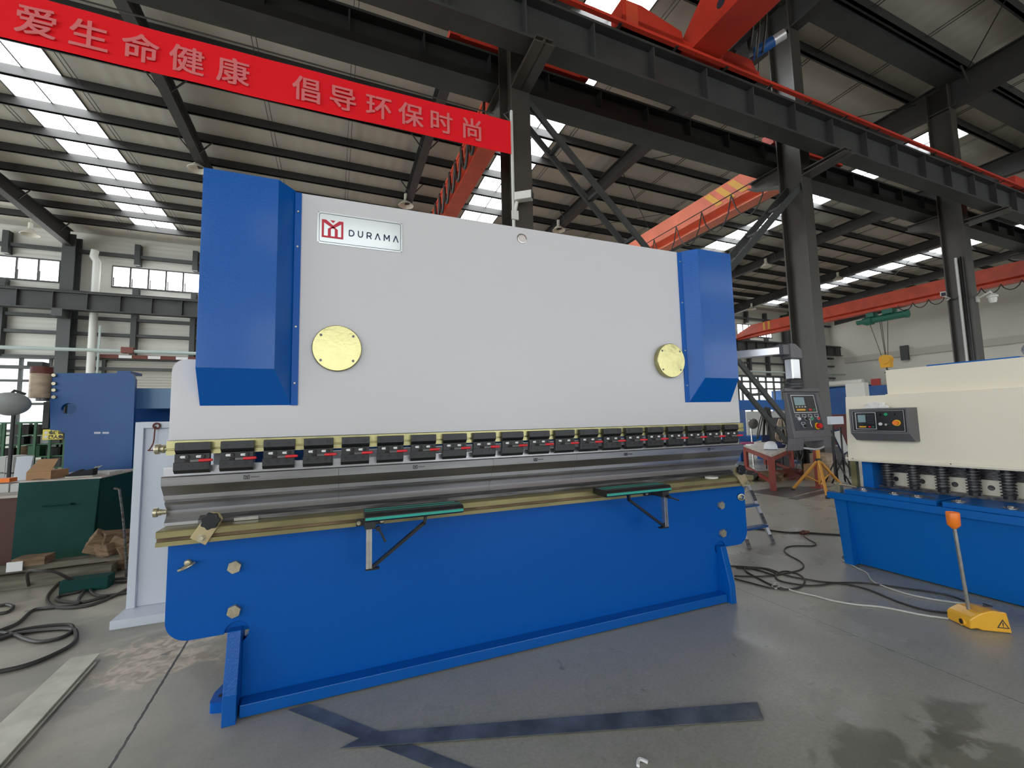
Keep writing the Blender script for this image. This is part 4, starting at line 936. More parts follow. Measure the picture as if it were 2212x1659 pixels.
# housing: tilted console
def YP(z): return 2.155 - .050 * (1.245 - z) / .33            # front face leans out towards the bottom
xl, xr = 2.988, 3.352; zt, zm, zb = 1.325 + H - 1.17, 1.005, .905
zt = H + .162; zm = H - .168; zb = H - .262
YT, YM, YBt = 2.150, 2.100, 2.112
side = [(YT, zt), (YM, zm), (YBt, zb), (YBt + .06, zb - .004), (YT + .105, zm + .03), (YT + .115, zt)]
hs = MB().prism(side, 'x', xl, xr); 
# hand opening at the bottom: build lower part as frame
hs = MB().prism([(YT, zt), (YM, zm), (YM + .002, zm - .006), (YT + .105, zm - .006), (YT + .115, zt)], 'x', xl, xr)
hs.prism([(YM + .002, zm - .006), (YBt, zb), (YBt + .06, zb - .004), (YT + .10, zm - .006)], 'x', xl, xl + .10).prism([(YM + .002, zm - .006), (YBt, zb), (YBt + .06, zb - .004), (YT + .10, zm - .006)], 'x', xr - .085, xr)
hs.prism([(YM + .002, zm - .0061), (YM + .0055, zm - .034), (YT + .09, zm - .034), (YT + .10, zm - .0061)], 'x', xl + .0999, xr - .0849)
XCN = (xl + xr) / 2

for q_ in hs.v:
    if q_.x > XCN: q_.x += .045 * max(0, (zt - q_.z)) / (zt - zb)
    if q_.y > YT + .03: q_.x = XCN + .02 + (q_.x - XCN) * .66; q_.y = min(q_.y, YT + .07)
mk('housing', hs, 'pendant', parent=PD, bev=.006)
mk('top_cap', MB().hull2([(xl - .010, YT - .012, zt), (xr + .004, YT - .012, zt), (XCN + .13, YT + .08, zt), (XCN - .11, YT + .08, zt)], [(xl - .010, YT - .010, zt + .028), (xr + .004, YT - .010, zt + .028), (XCN + .13, YT + .08, zt + .028), (XCN - .11, YT + .08, zt + .028)]), 'pendant', parent=PD, bev=.005)
# everything on the tilted face
fn = Vector((0, YM - YT, zm - zt)); FU = -fn.normalized(); FNm = Vector((1, 0, 0)).cross(FU); 
if FNm.y > 0: FNm = -FNm
FO = Vector((xl, YT, zt)); FH = fn.length
def fp(u, v, e=0.0): return FO + Vector((1, 0, 0)) * ((xr - xl) * u) - FU * (FH * v) + FNm * e     # u right, v down
def fbox(name, u0, u1, v0, v1, e0, e1, m, par, bev=0):
    A = [fp(u0, v1, e0), fp(u1, v1, e0), fp(u1, v0, e0), fp(u0, v0, e0)]; Bq = [fp(u0, v1, e1), fp(u1, v1, e1), fp(u1, v0, e1), fp(u0, v0, e1)]
    return mk(name, MB().hull2(A, Bq), m, parent=par, bev=bev)
pn = fbox('face_panel', .06, .90, .035, .86, -.001, .0015, 'panel', PD)
def frame(name, u0, u1, v0, v1, t, e, m, par):
    mb = MB(); tv = t * (xr - xl) / FH
    for a, b, c, d in ((u0, u1, v0, v0 + tv), (u0, u1, v1 - tv, v1), (u0, u0 + t, v0 + tv, v1 - tv), (u1 - t, u1, v0 + tv, v1 - tv)):
        mb.hull2([fp(a, d, e), fp(b, d, e), fp(b, c, e), fp(a, c, e)], [fp(a, d, e + .0008), fp(b, d, e + .0008), fp(b, c, e + .0008), fp(a, c, e + .0008)])
    return mk(name, mb, m, parent=par)
fbox('controller', .13, .82, .075, .47, .0015, .003, 'panelblack', pn)
frame('white_border', .13, .82, .075, .47, .012, .003, 'paper', pn)
fbox('screen', .20, .50, .125, .305, .003, .0042, 'screen', pn)
kp = MB()
for i in range(3):
    for j in range(4): a, b = .57 + .07 * i, .13 + .055 * j; kp.hull2([fp(a, b + .035, .003), fp(a + .05, b + .035, .003), fp(a + .05, b, .003), fp(a, b, .003)], [fp(a, b + .035, .004), fp(a + .05, b + .035, .004), fp(a + .05, b, .004), fp(a, b, .004)])
mk('keypad', kp, 'panel', parent=pn)
kb_ = MB()
for i in range(4): a = .21 + .085 * i; kb_.hull2([fp(a, .35, .003), fp(a + .045, .35, .003), fp(a + .045, .33, .003), fp(a, .33, .003)], [fp(a, .35, .004), fp(a + .045, .35, .004), fp(a + .045, .33, .004), fp(a, .33, .004)])
mk_split('function_key', kb_, 'paper', parent=pn)
fbox('orange_key', .22, .47, .385, .425, .003, .0045, 'yellow', pn); fbox('red_key', .58, .66, .385, .425, .003, .0045, 'estopred', pn); fbox('green_key', .70, .77, .385, .425, .003, .0045, 'hoist', pn)
def button(name, u, v, r, h, m, par, ring='black', rr=1.3):
    mk(name + '_collar', MB().cyl(fp(u, v, .0015), fp(u, v, .006), r * rr, 20), ring, parent=par)
    mk(name, MB().cyl(fp(u, v, .006), fp(u, v, h), r, 20), m, parent=par, bev=.001)
button('white_button', .22, .605, .010, .014, 'paper', pn, 'alu'); button('green_button', .60, .605, .010, .012, 'btngreen', pn, 'alu'); button('red_button', .80, .605, .010, .012, 'estopred', pn, 'alu')
button('selector_switch', .42, .605, .010, .02, 'knob', pn, 'alu'); button('key_switch', .33, .76, .011, .02, 'knob', pn, 'alu')
button('emergency_stop', .72, .775, .0185, .030, 'estopred', pn, 'estopyellow', 1.35)
for u in (.155, .345, .525, .715): frame('legend_frame', u, u + .11, .505, .565, .006, .0015, 'paper', pn)
frame('legend_frame', .27, .38, .68, .73, .006, .0015, 'paper', pn)
mk('key_chain', MB().tube([fp(.44, .61, .02), fp(.47, .66, .022), fp(.46, .72, .02), fp(.48, .80, .02)], .0025, 6).box(3.152, 3.158, 2.098, 2.101, 1.02, 1.035), 'chrome', parent=PD)
mk('handle_bar', MB().tube(smooth_path([(xl + .09, YBt - .008, zb + .016), ((xl + xr) / 2 + .01, YBt - .03, zb + .004), (xr - .06, YBt - .008, zb + .016)], 6), .007, 8), 'alu', parent=PD)
cb = MB()
cb.tube(smooth_path([(3.10, 2.20, zb + .01), (3.12, 2.2, zb - .06), (3.16, 2.2, zb - .09), (3.2, 2.2, zb - .05), (3.19, 2.2, zb + .01)], 5), .004, 6).tube(smooth_path([(3.06, 2.22, zb + .01), (3.08, 2.22, zb - .12), (3.13, 2.22, zb - .15), (3.17, 2.22, zb - .07), (3.15, 2.22, zb + .01)], 5), .0035, 6)
mk_split('hanging_lead', cb, 'cable', parent=PD)
# ================================================================== SHEARING MACHINE (right)
so = at(1841.4, 1216.5, Z=0); srz = math.radians(-88.103)
SH = Matrix.Translation((so.x, so.y, 0)) @ Matrix.Rotation(srz, 4, 'Z')          # local x towards the viewer, y into the machine
SM = thing('shearing_machine', (so.x + .5, so.y - 1, 0), 'cream and blue plate shear with a black control box at the right edge', 'machine')
def S(): return MB(SH)
LX = 3.3
mk('bed', S().hull2([(0, 0, .012), (LX, 0, .012), (LX, -.075, .50), (-.03, -.075, .50)], [(0, .55, .012), (LX, .55, .012), (LX, .55, .50), (-.03, .55, .50)]).prism([(-.005, .012), (.055, .012), (.04, .499), (-.045, .499)], 'y', -.085, .0), 'blue_shear', parent=SM)
mk('table', S().box(-.075, LX, -.12, .42, .500, .548), 'blue_shear', parent=SM, bev=.002)
for a, b in ((.045, .585), (.615, 1.2), (1.23, 1.8)): mk('table_insert', S().box(a, b, -.10, .22, .5485, .580), 'blue_shear', parent=SM, bev=.002)
ball = S()
for a in (.14, .33, .46, .67, .9, 1.35):
    ball.lathe([(.034, 0), (.034, .004), (.016, .006), (.013, .013), (0, .017)], (a, -.03, .5805), (0, 0, 1), 16)
mk_split('ball_caster', ball, 'chrome', parent=SM)
mk('knife_beam', S().box(.05, LX, .30, .34, .56, .79).box(.05, LX, .22, .30, .549, .60), 'steeldark', parent=SM)
mk('blade_holder', S().box(.12, LX, .285, .299, .60, .70), 'cream', parent=SM)
for i in range(9):
    a = .19 + .155 * i + .02 * i * .2
    p = mk('hold_down', S().cyl((a, .20, .60), (a, .20, .785), .028, 16), 'black', parent=SM)
    sp_ = S(); pts = [(a + .034 * math.cos(t * .7), .20 + .034 * math.sin(t * .7), .61 + .155 * t / 72) for t in range(73)]; sp_.tube(pts, .0055, 5)
    mk('spring', sp_, 'steeldark', parent=p)
mk('hold_down_rail', S().box(.08, LX, .165, .28, .785, .80), 'blue_shear', parent=SM)
sbt = S()
for i in range(16): sbt.cyl((.12 + .085 * i, .163, .792), (.12 + .085 * i, .150, .788), .0085, 8)
mk_split('rail_bolt', sbt, 'bolt', parent=SM)
hol = S()
for a in (.2, .36, .54, .72, .92, 1.12): hol.cyl((a, .285, .65), (a, .2835, .65), .018, 16)
mk_split('blade_bolt', hol, 'steeldark', parent=SM)
mk('front_panel', S().prism(round_poly([(.0, .786), (LX, .815), (LX, 1.303), (.02, 1.296)], [.0, 0, 0, .004]), 'y', .06, .085).box(-.02, 0, .06, .085, .80, .812).prism([(.02, .795), (LX, .824), (LX, .845), (.02, .816)], 'y', .052, .06), 'cream', parent=SM, bev=.003)
mk('upper_panel', S().box(.28, LX, .115, .14, 1.297, 1.484), 'cream', parent=SM)
mk('panel_ledge', S().box(.28, LX, .0855, .115, 1.296, 1.302), 'cream', parent=SM)
mk('side_column', S().box(.05, .12, .145, .9, .55, 1.28).box(.32, LX, .16, .9, .80, 1.46), 'blue_shear', parent=SM)
mk('post', S().box(-.02, .02, .12, .16, .5485, .786), 'zincrail', parent=SM)
mk('guide_bracket', S().box(-.045, .0, -.075, -.03, .5485, .60).box(-.035, -.015, -.06, -.045, .60, .625).cyl((-.05, -.05, .61), (.10, -.05, .60), .008, 10), 'bolt', parent=SM)
mk('guide_strip', S().hull2([(-.03, .02, .598), (.55, -.03, .585), (.55, -.02, .585), (-.03, .04, .598)], [(-.03, .02, .603), (.55, -.03, .590), (.55, -.02, .590), (-.03, .04, .603)]), 'steeldark', parent=SM)
scr = S().cyl((.04, .051, .808), (.04, .049, .808), .004, 8).cyl((.62, .051, .813), (.62, .049, .813), .004, 8); mk_split('panel_screw', scr, 'steeldark', parent=SM)
mk('blue_lid', S().box(.5, .95, .17, .4, 1.4601, 1.497), 'blue_shear', parent=SM)
vv = S().tube([(1.06, .2, 1.50), (1.06, .2, 1.56), (1.16, .2, 1.6)], .02, 8).box(1.03, 1.25, .17, .25, 1.46, 1.50); mk('valve_body', vv, 'blue_old', parent=SM)
mk('pressure_gauge', S().lathe([(0, 0), (.035, 0), (.037, .01), (.032, .016), (0, .014)], (1.0, .16, 1.53), (-.3, -1, 0), 20), 'chrome', parent=SM)
S2 = lambda: MB(SH @ Matrix.Translation((.0205, 0, 0)) @ Matrix.Diagonal((1.037, 1, 1, 1)))
# control box of the shear
cbx = S().prism([(-.075, 1.20), (-.075, 1.02), (-.045, .955), (.0595, .955), (.0595, 1.20)], 'x', .085, .505)
cbx = MB(SH); z0, z1, zc = .957, 1.197, 1.012; y0 = -.045
cbx.add([(.093, y0, zc), (.461, y0, zc), (.461, y0, z1), (.093, y0, z1), (.090, .0595, z0), (.470, .0595, z0), (.470, .0595, z1), (.080, .0595, z1), (.080, .0595, zc), (.470, .0595, zc), (.468, .0, z0), (.105, .0, z0)],
        [(0, 1, 2, 3), (3, 2, 6, 7), (0, 3, 7, 8), (1, 9, 6, 2), (0, 11, 10, 1), (1, 10, 5, 9), (0, 8, 4, 11), (11, 4, 5, 10), (4, 8, 7, 6, 9, 5)])
cb2 = mk('control_box', cbx, 'pendant', parent=SM, bev=.002)
mk('control_face', S2().box(.085, .410, y0 - .003, y0 - .0002, 1.025, 1.185), 'panelblack', parent=cb2)
def sframe(x0, x1, z0, z1, t, m='paper', nm='border_line'):
    mk(nm, S2().box(x0, x1, y0 - .0045, y0 - .0031, z1 - t, z1).box(x0, x1, y0 - .0045, y0 - .0031, z0, z0 + t).box(x0, x0 + t, y0 - .0045, y0 - .0031, z0 + t, z1 - t).box(x1 - t, x1, y0 - .0045, y0 - .0031, z0 + t, z1 - t), m, parent=cb2)
sframe(.092, .402, 1.030, 1.179, .0015); sframe(.112, .240, 1.043, 1.168, .003)
mk('lcd', S2().box(.128, .176, y0 - .0045, y0 - .0031, 1.095, 1.150), 'screen', parent=cb2)
mk('orange_key', S2().box(.132, .176, y0 - .0045, y0 - .0031, 1.056, 1.066), 'yellow', parent=cb2)
mk('red_key', S2().box(.190, .204, y0 - .0045, y0 - .0031, 1.056, 1.066), 'estopred', parent=cb2); mk('green_key', S2().box(.212, .226, y0 - .0045, y0 - .0031, 1.056, 1.066), 'hoist', parent=cb2)
kk = S2()
for i in range(3):
    for j in range(4): kk.box(.186 + .014 * i, .196 + .014 * i, y0 - .0042, y0 - .0031, 1.085 + .018 * j, 1.097 + .018 * j)
mk('keypad', kk, 'panel', parent=cb2)
for nm, a, z, r_, m, hh in (('knob', .262, 1.152, .010, 'knob', .016), ('green_button', .303, 1.152, .011, 'btngreen', .010), ('knob', .345, 1.152, .010, 'knob', .016), ('white_button', .266, 1.082, .011, 'paper', .010), ('key_switch', .303, 1.078, .008, 'chrome', .02), ('emergency_stop', .360, 1.090, .016, 'orange', .028)):
    mk(nm, S2().cyl((a, y0 - .003, z), (a, y0 - hh, z), r_, 16), m, parent=cb2)
mk('emergency_ring', S2().cyl((.360, y0 - .003, 1.090), (.360, y0 - .007, 1.090), .022, 20), 'estopyellow', parent=cb2)
# crumpled tissue on the control box
def crumple(name, c, rx, ry, rz, m, seed=1, xf=None, **kw):
    random.seed(seed); bm = bmesh.new(); bmesh.ops.create_icosphere(bm, subdivisions=3, radius=1); mb = MB(xf)
    from mathutils import noise
    vs = []
    for v in bm.verts:
        k = 1 + .45 * noise.noise(v.co * 2.3 + Vector((seed, 0, 0))) + .22 * noise.noise(v.co * 6 + Vector((0, seed, 0)))
        p = v.co * k; vs.append((c[0] + p.x * rx, c[1] + p.y * ry, c[2] + max(p.z, -.02) * rz))
    bm.verts.index_update(); fs = [tuple(v.index for v in f.verts) for f in bm.faces]; bm.free(); mb.add(vs, fs)
    return mk(name, mb, m, **kw)
crumple('tissue', (.245, .008, 1.199), .075, .035, .045, 'tissue', 3, SH, label='crumpled white tissue on top of the black control box', category='tissue')
# ================================================================== FOOT PEDAL
pA, fa, fb = at(2051, 1340, Z=.0), at(2097.8, 1361.5, Z=.0), at(2187, 1370.5, Z=.0)
FP = thing('foot_pedal', ((fa.x + fb.x) / 2, fa.y + .05, 0), 'yellow foot switch with a tall steel rod and orange cap', 'foot switch')
ang = math.atan2(fb.y - fa.y, fb.x - fa.x); PX = Matrix.Translation((fa.x, fa.y, 0)) @ Matrix.Rotation(ang, 4, 'Z'); plen = (fb - fa).length
wl = PX.inverted() @ pA; wd = max(.12, wl.y); sk = wl.x / wl.y
prf = [(0, .004), (0, .052), (.012, .066), (.05, .092), (.085, .106), (plen * .6, .110), (plen - .012, .106), (plen + .002, .004), (.05, .004), (.03, .012)]
pb_ = MB(PX); n_ = len(prf)
pb_.hull2([(u, .0, v) for u, v in prf], [(u + sk * wd, wd, v * (.92 if u > .05 else 1)) for u, v in prf])
mk('pedal_body', pb_, 'pedal', parent=FP, bev=.006)
mk('cable_port', MB(PX).lathe([(.0, .001), (.017, .001), (.021, .004), (.021, -.02)], (sk * wd * .35, wd * .35, .026), (-1, 0, 0), 18), 'pedal', parent=FP)
mk('port_hole', MB(PX).cyl((sk * wd * .35 - .0045, wd * .35, .026), (sk * wd * .35 - .006, wd * .35, .026), .013, 14), 'blackgap', parent=FP)
rb = PX.translation.copy(); rb = at(2092.7, 1316, Z=.088) 
rt = at(2067, 1108, Y=rb.y - .02)
mk('rod', MB().cyl(rb, (rt.x + .004, rb.y - .0, rt.z - .055), .0095, 14), 'chrome', parent=FP)
mk('rod_cap', MB().lathe([(.011, -.088), (.020, -.078), (.028, -.068), (.029, -.004), (.027, .0), (.022, -.012), (0, -.014)], (rt.x + .004, rb.y, rt.z + .0), (0, 0, 1), 22), 'orange', parent=FP)
mk('cap_button', MB().cyl((rt.x + .004, rb.y, rt.z - .014), (rt.x + .004, rb.y, rt.z - .004), .018, 16), 'estopred', parent=FP)
R3 = PX.to_3x3(); ux = R3 @ Vector((1, 0, 0))
def tri(mb, c, s, e, xf, y):
    pts = [(c[0] - s / 2, c[1]), (c[0] + s / 2, c[1]), (c[0], c[1] + s * .87)]
    t = s * .08; inn = [(c[0] - s / 2 + t * 1.7, c[1] + t), (c[0] + s / 2 - t * 1.7, c[1] + t), (c[0], c[1] + s * .87 - t * 2)]
    for i in range(3):
        j = (i + 1) % 3; mb.prism([pts[i], pts[j], inn[j], inn[i]], 'y', y, y + e)
    mb.prism([(c[0] - s * .03, c[1] + s * .22), (c[0] + s * .03, c[1] + s * .22), (c[0] + s * .045, c[1] + s * .55), (c[0] - s * .045, c[1] + s * .55)], 'y', y, y + e)
    mb.prism([(c[0] - s * .035, c[1] + s * .11), (c[0] + s * .035, c[1] + s * .11), (c[0] + s * .035, c[1] + s * .17), (c[0] - s * .035, c[1] + s * .17)], 'y', y, y + e)
    return mb
mk('warning_triangle', tri(MB(PX), (plen * .80, .026), .052, .0008, PX, -.0012), 'ink', parent=FP)
tp_ = MB(PX); 
for a, b in (((.10, .07), (.14, .07)), ((.14, .07), (.12, .105)), ((.12, .105), (.10, .07))): tp_.beam((a[0], a[1], .108), (b[0], b[1], .1075), .0025, .006)
mk('top_triangle', tp_, 'ink', parent=FP)
# ================================================================== CABLES AND STEEL ON THE FLOOR
def cable(px, r, m, label, cat='cable', z=None, name='floor_cable', k=7, group=None):
    z = r + .001 if z is None else z
    return mk(name, MB().tube(floor_path(px, z, k), r, 7), m, label=label, category=cat, group=group)
cable([(2048, 1336), (1990, 1328), (1910, 1312), (1850, 1306), (1797, 1297), (1760, 1287), (1720, 1278), (1690, 1268), (1675, 1262), (1668, 1267), (1676, 1271), (1683, 1266), (1680, 1260), (1668, 1260)], .0055, 'cablegrey', 'light grey cable from the foot switch to a small loop by the press')
cable([(2095, 1305), (2030, 1297), (1960, 1283), (1900, 1263), (1882, 1252), (1873, 1238), (1850, 1226), (1830, 1216), (1818, 1207), (1822, 1200), (1838, 1198)], .0055, 'cablegrey', 'light grey cable from behind the foot switch under the shear')
cable([(2090, 1300), (2040, 1284), (1950, 1270), (1860, 1259), (1790, 1258), (1735, 1250), (1700, 1243), (1660, 1229), (1620, 1225), (1570, 1222)], .0055, 'cable', 'black cable running behind the foot switch to the press foot')
cable([(2050, 1324), (2000, 1318), (1940, 1300), (1870, 1272), (1810, 1260), (1770, 1264), (1735, 1264), (1690, 1256), (1676, 1247), (1680, 1238), (1700, 1234), (1728, 1242), (1738, 1255), (1728, 1268), (1700, 1273), (1680, 1270), (1640, 1250), (1612, 1234), (1612, 1226), (1640, 1232), (1672, 1242), (1676, 1238), (1650, 1228), (1622, 1228), (1590, 1226)], .0055, 'cable', 'black cable looping on the floor between press foot and foot switch')
cable([(1736, 1158), (1748, 1166), (1762, 1174), (1754, 1179), (1720, 1179), (1700, 1182), (1694, 1190), (1706, 1200), (1728, 1212), (1736, 1222), (1728, 1231), (1700, 1238), (1660, 1244), (1620, 1245), (1586, 1244)], .005, 'cable', 'thin black cable in a double bend between the two machines')
cable([(1608, 1140), (1650, 1144), (1700, 1150), (1735, 1150)], .008, 'cable', 'dark hose from the stepladder to the brass coupling', 'hose', name='air_hose')
cable([(1742, 1151), (1790, 1154), (1840, 1157), (1900, 1160)], .009, 'cable', 'black hose from the brass coupling under the shear', 'hose', name='air_hose')
cp = at(1737, 1151, Z=.012); mk('hose_coupling', MB().cyl((cp.x - .05, cp.y, .016), (cp.x + .05, cp.y - .01, .016), .015, 10).cyl((cp.x - .015, cp.y, .016), (cp.x + .015, cp.y, .016), .022, 6), 'rust', label='red-brown hose coupling lying on the floor', category='coupling')
cable([(1587, 1250), (1640, 1264), (1665, 1270), (1690, 1271)], .005, 'cable', 'short black cable beside the press foot joining the grey one')
# long flat steel strips
def strip(name, corners, t, m, label, cat, z0=.001):
    P_ = [at(x, y, Z=z0) for x, y in corners]
    return mk(name, MB().hull2([(p.x, p.y, z0) for p in P_], [(p.x, p.y, z0 + t) for p in P_]), m, label=label, category=cat)
strip('steel_strip', [(622, 1534), (668, 1522), (1075, 1680), (985, 1680)], .002, 'strip', 'dark blued steel strip running out at the bottom edge', 'steel strip')
strip('steel_strip', [(735, 1617), (800, 1583), (1636, 1517), (1650, 1554)], .002, 'strip', 'dark blued steel strip lying across the floor, right end with round marks', 'steel strip', .0045)
strip('cream_plate', [(152, 1424), (216, 1413), (-120, 1789), (-120, 1677)], .006, 'plate', 'long cream coloured metal plate lying at lower left', 'metal plate', .02)
strip('cream_plate', [(160, 1434), (209, 1432), (-120, 1802), (-120, 1700)], .006, 'plate', 'second thin plate just under the cream plate at lower left', 'metal plate', .008)
sc1 = at(1389, 1652, Z=.002); mk('paper_scrap', MB().tube(smooth_path([(sc1.x - .02, sc1.y, .004), (sc1.x, sc1.y + .02, .006), (sc1.x + .02, sc1.y, .004)], 4), .006, 5), 'paper', label='tiny white scrap at the bottom edge of the floor', category='scrap')
# cable tangle at left
tang = [[(268, 1215), (235, 1225), (200, 1255), (172, 1290), (165, 1305), (115, 1312), (72, 1318), (40, 1345), (0, 1362), (-60, 1385)],
        [(276, 1220), (250, 1232), (190, 1232), (150, 1242), (108, 1280), (105, 1302), (130, 1312), (190, 1308), (240, 1290), (275, 1272)],
        [(275, 1256), (230, 1260), (200, 1268), (198, 1280), (220, 1287), (275, 1280)], [(275, 1248), (240, 1252), (210, 1265), (170, 1278), (128, 1288), (130, 1298), (180, 1300), (230, 1288)]]
names = ['black cable from the tangle running down to the left edge', 'thick black cable coil beside the grey side frame', 'small inner cable loop close to the grey side frame', 'middle cable loop of the tangle']
for px, lb in zip(tang, names): cable(px, .010, 'cable', lb, group='welding cables on the left floor')
cable([(-70, 1392), (0, 1375), (40, 1362), (100, 1352), (150, 1350), (156, 1362), (130, 1378), (85, 1386), (55, 1380), (35, 1372), (0, 1366), (-70, 1372)], .010, 'cable', 'black cable loop nearest the cream plate, upper turn', group='welding cables on the left floor')
cable([(-80, 1462), (0, 1450), (60, 1436), (120, 1412), (160, 1388), (164, 1366), (150, 1358), (100, 1360), (40, 1368), (0, 1380), (-80, 1410)], .011, 'cable', 'black cable sweeping round just above the cream plate', group='welding cables on the left floor')
cable([(-60, 1330), (0, 1325), (20, 1320), (28, 1310), (15, 1306), (0, 1308), (-60, 1314)], .010, 'cable', 'short cable bend at the left edge', group='welding cables on the left floor')
mk('drooping_hose', MB().tube(smooth_path([at(62, 1265, Z=.02), at(60, 1235, Z=.17), at(85, 1233, Z=.19), at(120, 1236, Z=.17), at(150, 1250, Z=.10), at(185, 1262, Z=.02)], 6), .010, 7), 'cable', label='cable arching over the timbers in front of the green bench', category='cable')
# ================================================================== LEFT SIDE OF THE HALL
YB = 4.88
gl = at(41, 1043, Y=YB); gr = at(216, 1032, Y=YB); gz = gl.z; ge = at(288, 1027, X=gr.x); GY1 = min(7.2, max(ge.y, YB + .8))
gb = thing('work_bench', ((gl.x + gr.x) / 2, YB + .5, 0), 'dark green steel bench cabinet with a handle on its leaning front', 'bench')
b0 = at(28, 1240, Y=YB)
mk('front_sheet', MB().hull2([(gl.x - .0, YB, gz), (gr.x, YB, gz), (gr.x - .02, YB - .04, .0), (b0.x, YB - .04, .0)], [(gl.x, YB + .02, gz), (gr.x, YB + .02, gz), (gr.x - .02, YB - .02, .0), (b0.x, YB - .02, .0)]), 'greenbench', parent=gb)
mk('carcass', MB().box(gl.x + .02, gr.x, YB + .021, GY1, .0, gz - .001), 'greenbench', parent=gb)
mk('top_sheet', MB().box(gl.x, gr.x + .01, YB + .0, GY1, gz, gz + .012), 'tabletop', parent=gb)
h0 = at(97, 1091, Y=YB); h1 = at(163, 1086, Y=YB)
mk('handle', MB().tube([(h0.x, YB, h0.z - .01), (h0.x + .01, YB - .05, h0.z), (h1.x - .01, YB - .05, h1.z), (h1.x, YB, h1.z - .01)], .008, 6), 'greenbench', parent=gb)
bc = at(43, 1074, Y=4.95); cb0 = thing('storage_cabinet', (bc.x - .7, 5.3, 0), 'dark brown cabinet at the left edge beside the green bench', 'cabinet')
mk('body', MB().box(bc.x - 1.0, bc.x - .01, 4.95, 5.9, .0, bc.z), 'brown', parent=cb0); mk('top_board', MB().box(bc.x - 1.0, bc.x, 4.93, 5.92, bc.z, bc.z + .02), 'tabletop', parent=cb0)
ct = bc.z + .021
for (x0, y0_, x1, y1_, m, lb, nm, Yd) in ((-40, 1046, 19, 1072, 'crate', 'white plastic bin on the brown cabinet, at the left edge', 'plastic_bin', 5.2), (21, 1045, 41, 1070, 'crate', 'narrow white bin on the brown cabinet, next to the green bench', 'plastic_bin', 5.2)):
    a = at(x0, y1_, Y=Yd); b = at(x1, y0_, Y=Yd)
    t = mk(nm, MB().box(a.x, b.x, Yd, Yd + .35, ct, b.z).box(a.x + .01, b.x - .01, Yd + .01, Yd + .34, b.z + .0002, b.z + .003), m, label=lb, category='bin')
oz = at(-20, 1046, Y=5.2).z + .0035
a = at(0, 1045, Y=5.25); mk('orange_tool', MB().box(a.x - .1, a.x + .06, 5.25, 5.35, oz, oz + .035), 'orange', label='orange tool lying on the white bin at the left edge', category='tool')
def carton(px0, py0, px1, Yd, base, depth, m, lb, flap=False, nm='carton'):
    a = at(px0, py0, Y=Yd); b = at(px1, py0, Y=Yd); t = thing(nm, ((a.x + b.x) / 2, Yd, base), lb, 'box')
    mk('box_body', MB().box(a.x, b.x, Yd, Yd + depth, base, a.z), m, parent=t)
    if flap: mk('box_flap', MB().hull2([(a.x, Yd + .01, a.z + .001), (b.x, Yd + .01, a.z + .001), (b.x, Yd + .004, a.z + .001), (a.x, Yd + .004, a.z + .001)], [(a.x + .03, Yd + .10, a.z + .10), (b.x, Yd + .10, a.z + .10), (b.x, Yd + .095, a.z + .10), (a.x + .03, Yd + .095, a.z + .10)]), m, parent=t)
    mk('printed_mark', MB().prism([(a.x + .08 + .045 * math.cos(v) * 1.4, a.z - .08 + .022 * math.sin(v)) for v in [i * math.pi / 8 for i in range(16)]], 'y', Yd - .0012, Yd - .0002), 'wood', parent=t)
    return t
bt = gz + .0125
carton(57, 1020, 110, 4.93, bt, .26, 'card', 'brown cardboard box with a raised flap on the green bench', True)
a = at(27, 1018, Y=5.4); carton(60, 1021, 112, 5.5, bt, .2, 'cardlight', 'pale carton lying behind the brown cardboard box')
sh_ = at(131, 1033, Y=4.92); sh2 = at(199, 1028, Y=4.92)
t = thing('slip_on_shoe', ((sh_.x + sh2.x) / 2, 4.95, bt), 'black cloth slip-on shoe with pale sole on the green bench', 'shoe')
Ls = sh2.x - sh_.x; zs_ = bt
mk('sole', MB().prism([(sh_.x + Ls * u, 4.98 + .045 * v) for u, v in ((0, 0), (.06, -.6), (.3, -1), (.6, -.75), (.95, -.6), (1, 0), (.95, .6), (.6, .75), (.3, 1), (.06, .6))], 'z', zs_, zs_ + .012), 'sole', parent=t)
mk('upper', MB().prism([(sh_.x + .01, zs_ + .0125), (sh2.x - .003, zs_ + .0125), (sh2.x, zs_ + .075), (sh_.x + Ls * .62, zs_ + .052), (sh_.x + Ls * .52, zs_ + .068), (sh_.x + Ls * .25, zs_ + .040), (sh_.x + .02, zs_ + .024)], 'y', 4.942, 5.018), 'shoe', parent=t, bev=.008)
pp = at(200, 1013, Y=5.05); mk('paper_sheet', MB().hull2([(sh_.x + .18, 5.04, bt + .08), (sh_.x + .18, 5.16, bt + .08), (pp.x, 5.16, pp.z), (pp.x, 5.04, pp.z - .01)], [(sh_.x + .18, 5.04, bt + .083), (sh_.x + .18, 5.16, bt + .083), (pp.x, 5.16, pp.z + .003), (pp.x, 5.04, pp.z - .007)]), 'paper', label='pale strip sticking up behind the black shoe', category='strip')
mk('folded_paper', MB().box(at(200, 1028, Y=5.1).x, at(236, 1026, Y=5.1).x, 5.1, 5.35, bt, bt + .02), 'plasticwhite', label='flat white package lying right of the black shoe', category='package')
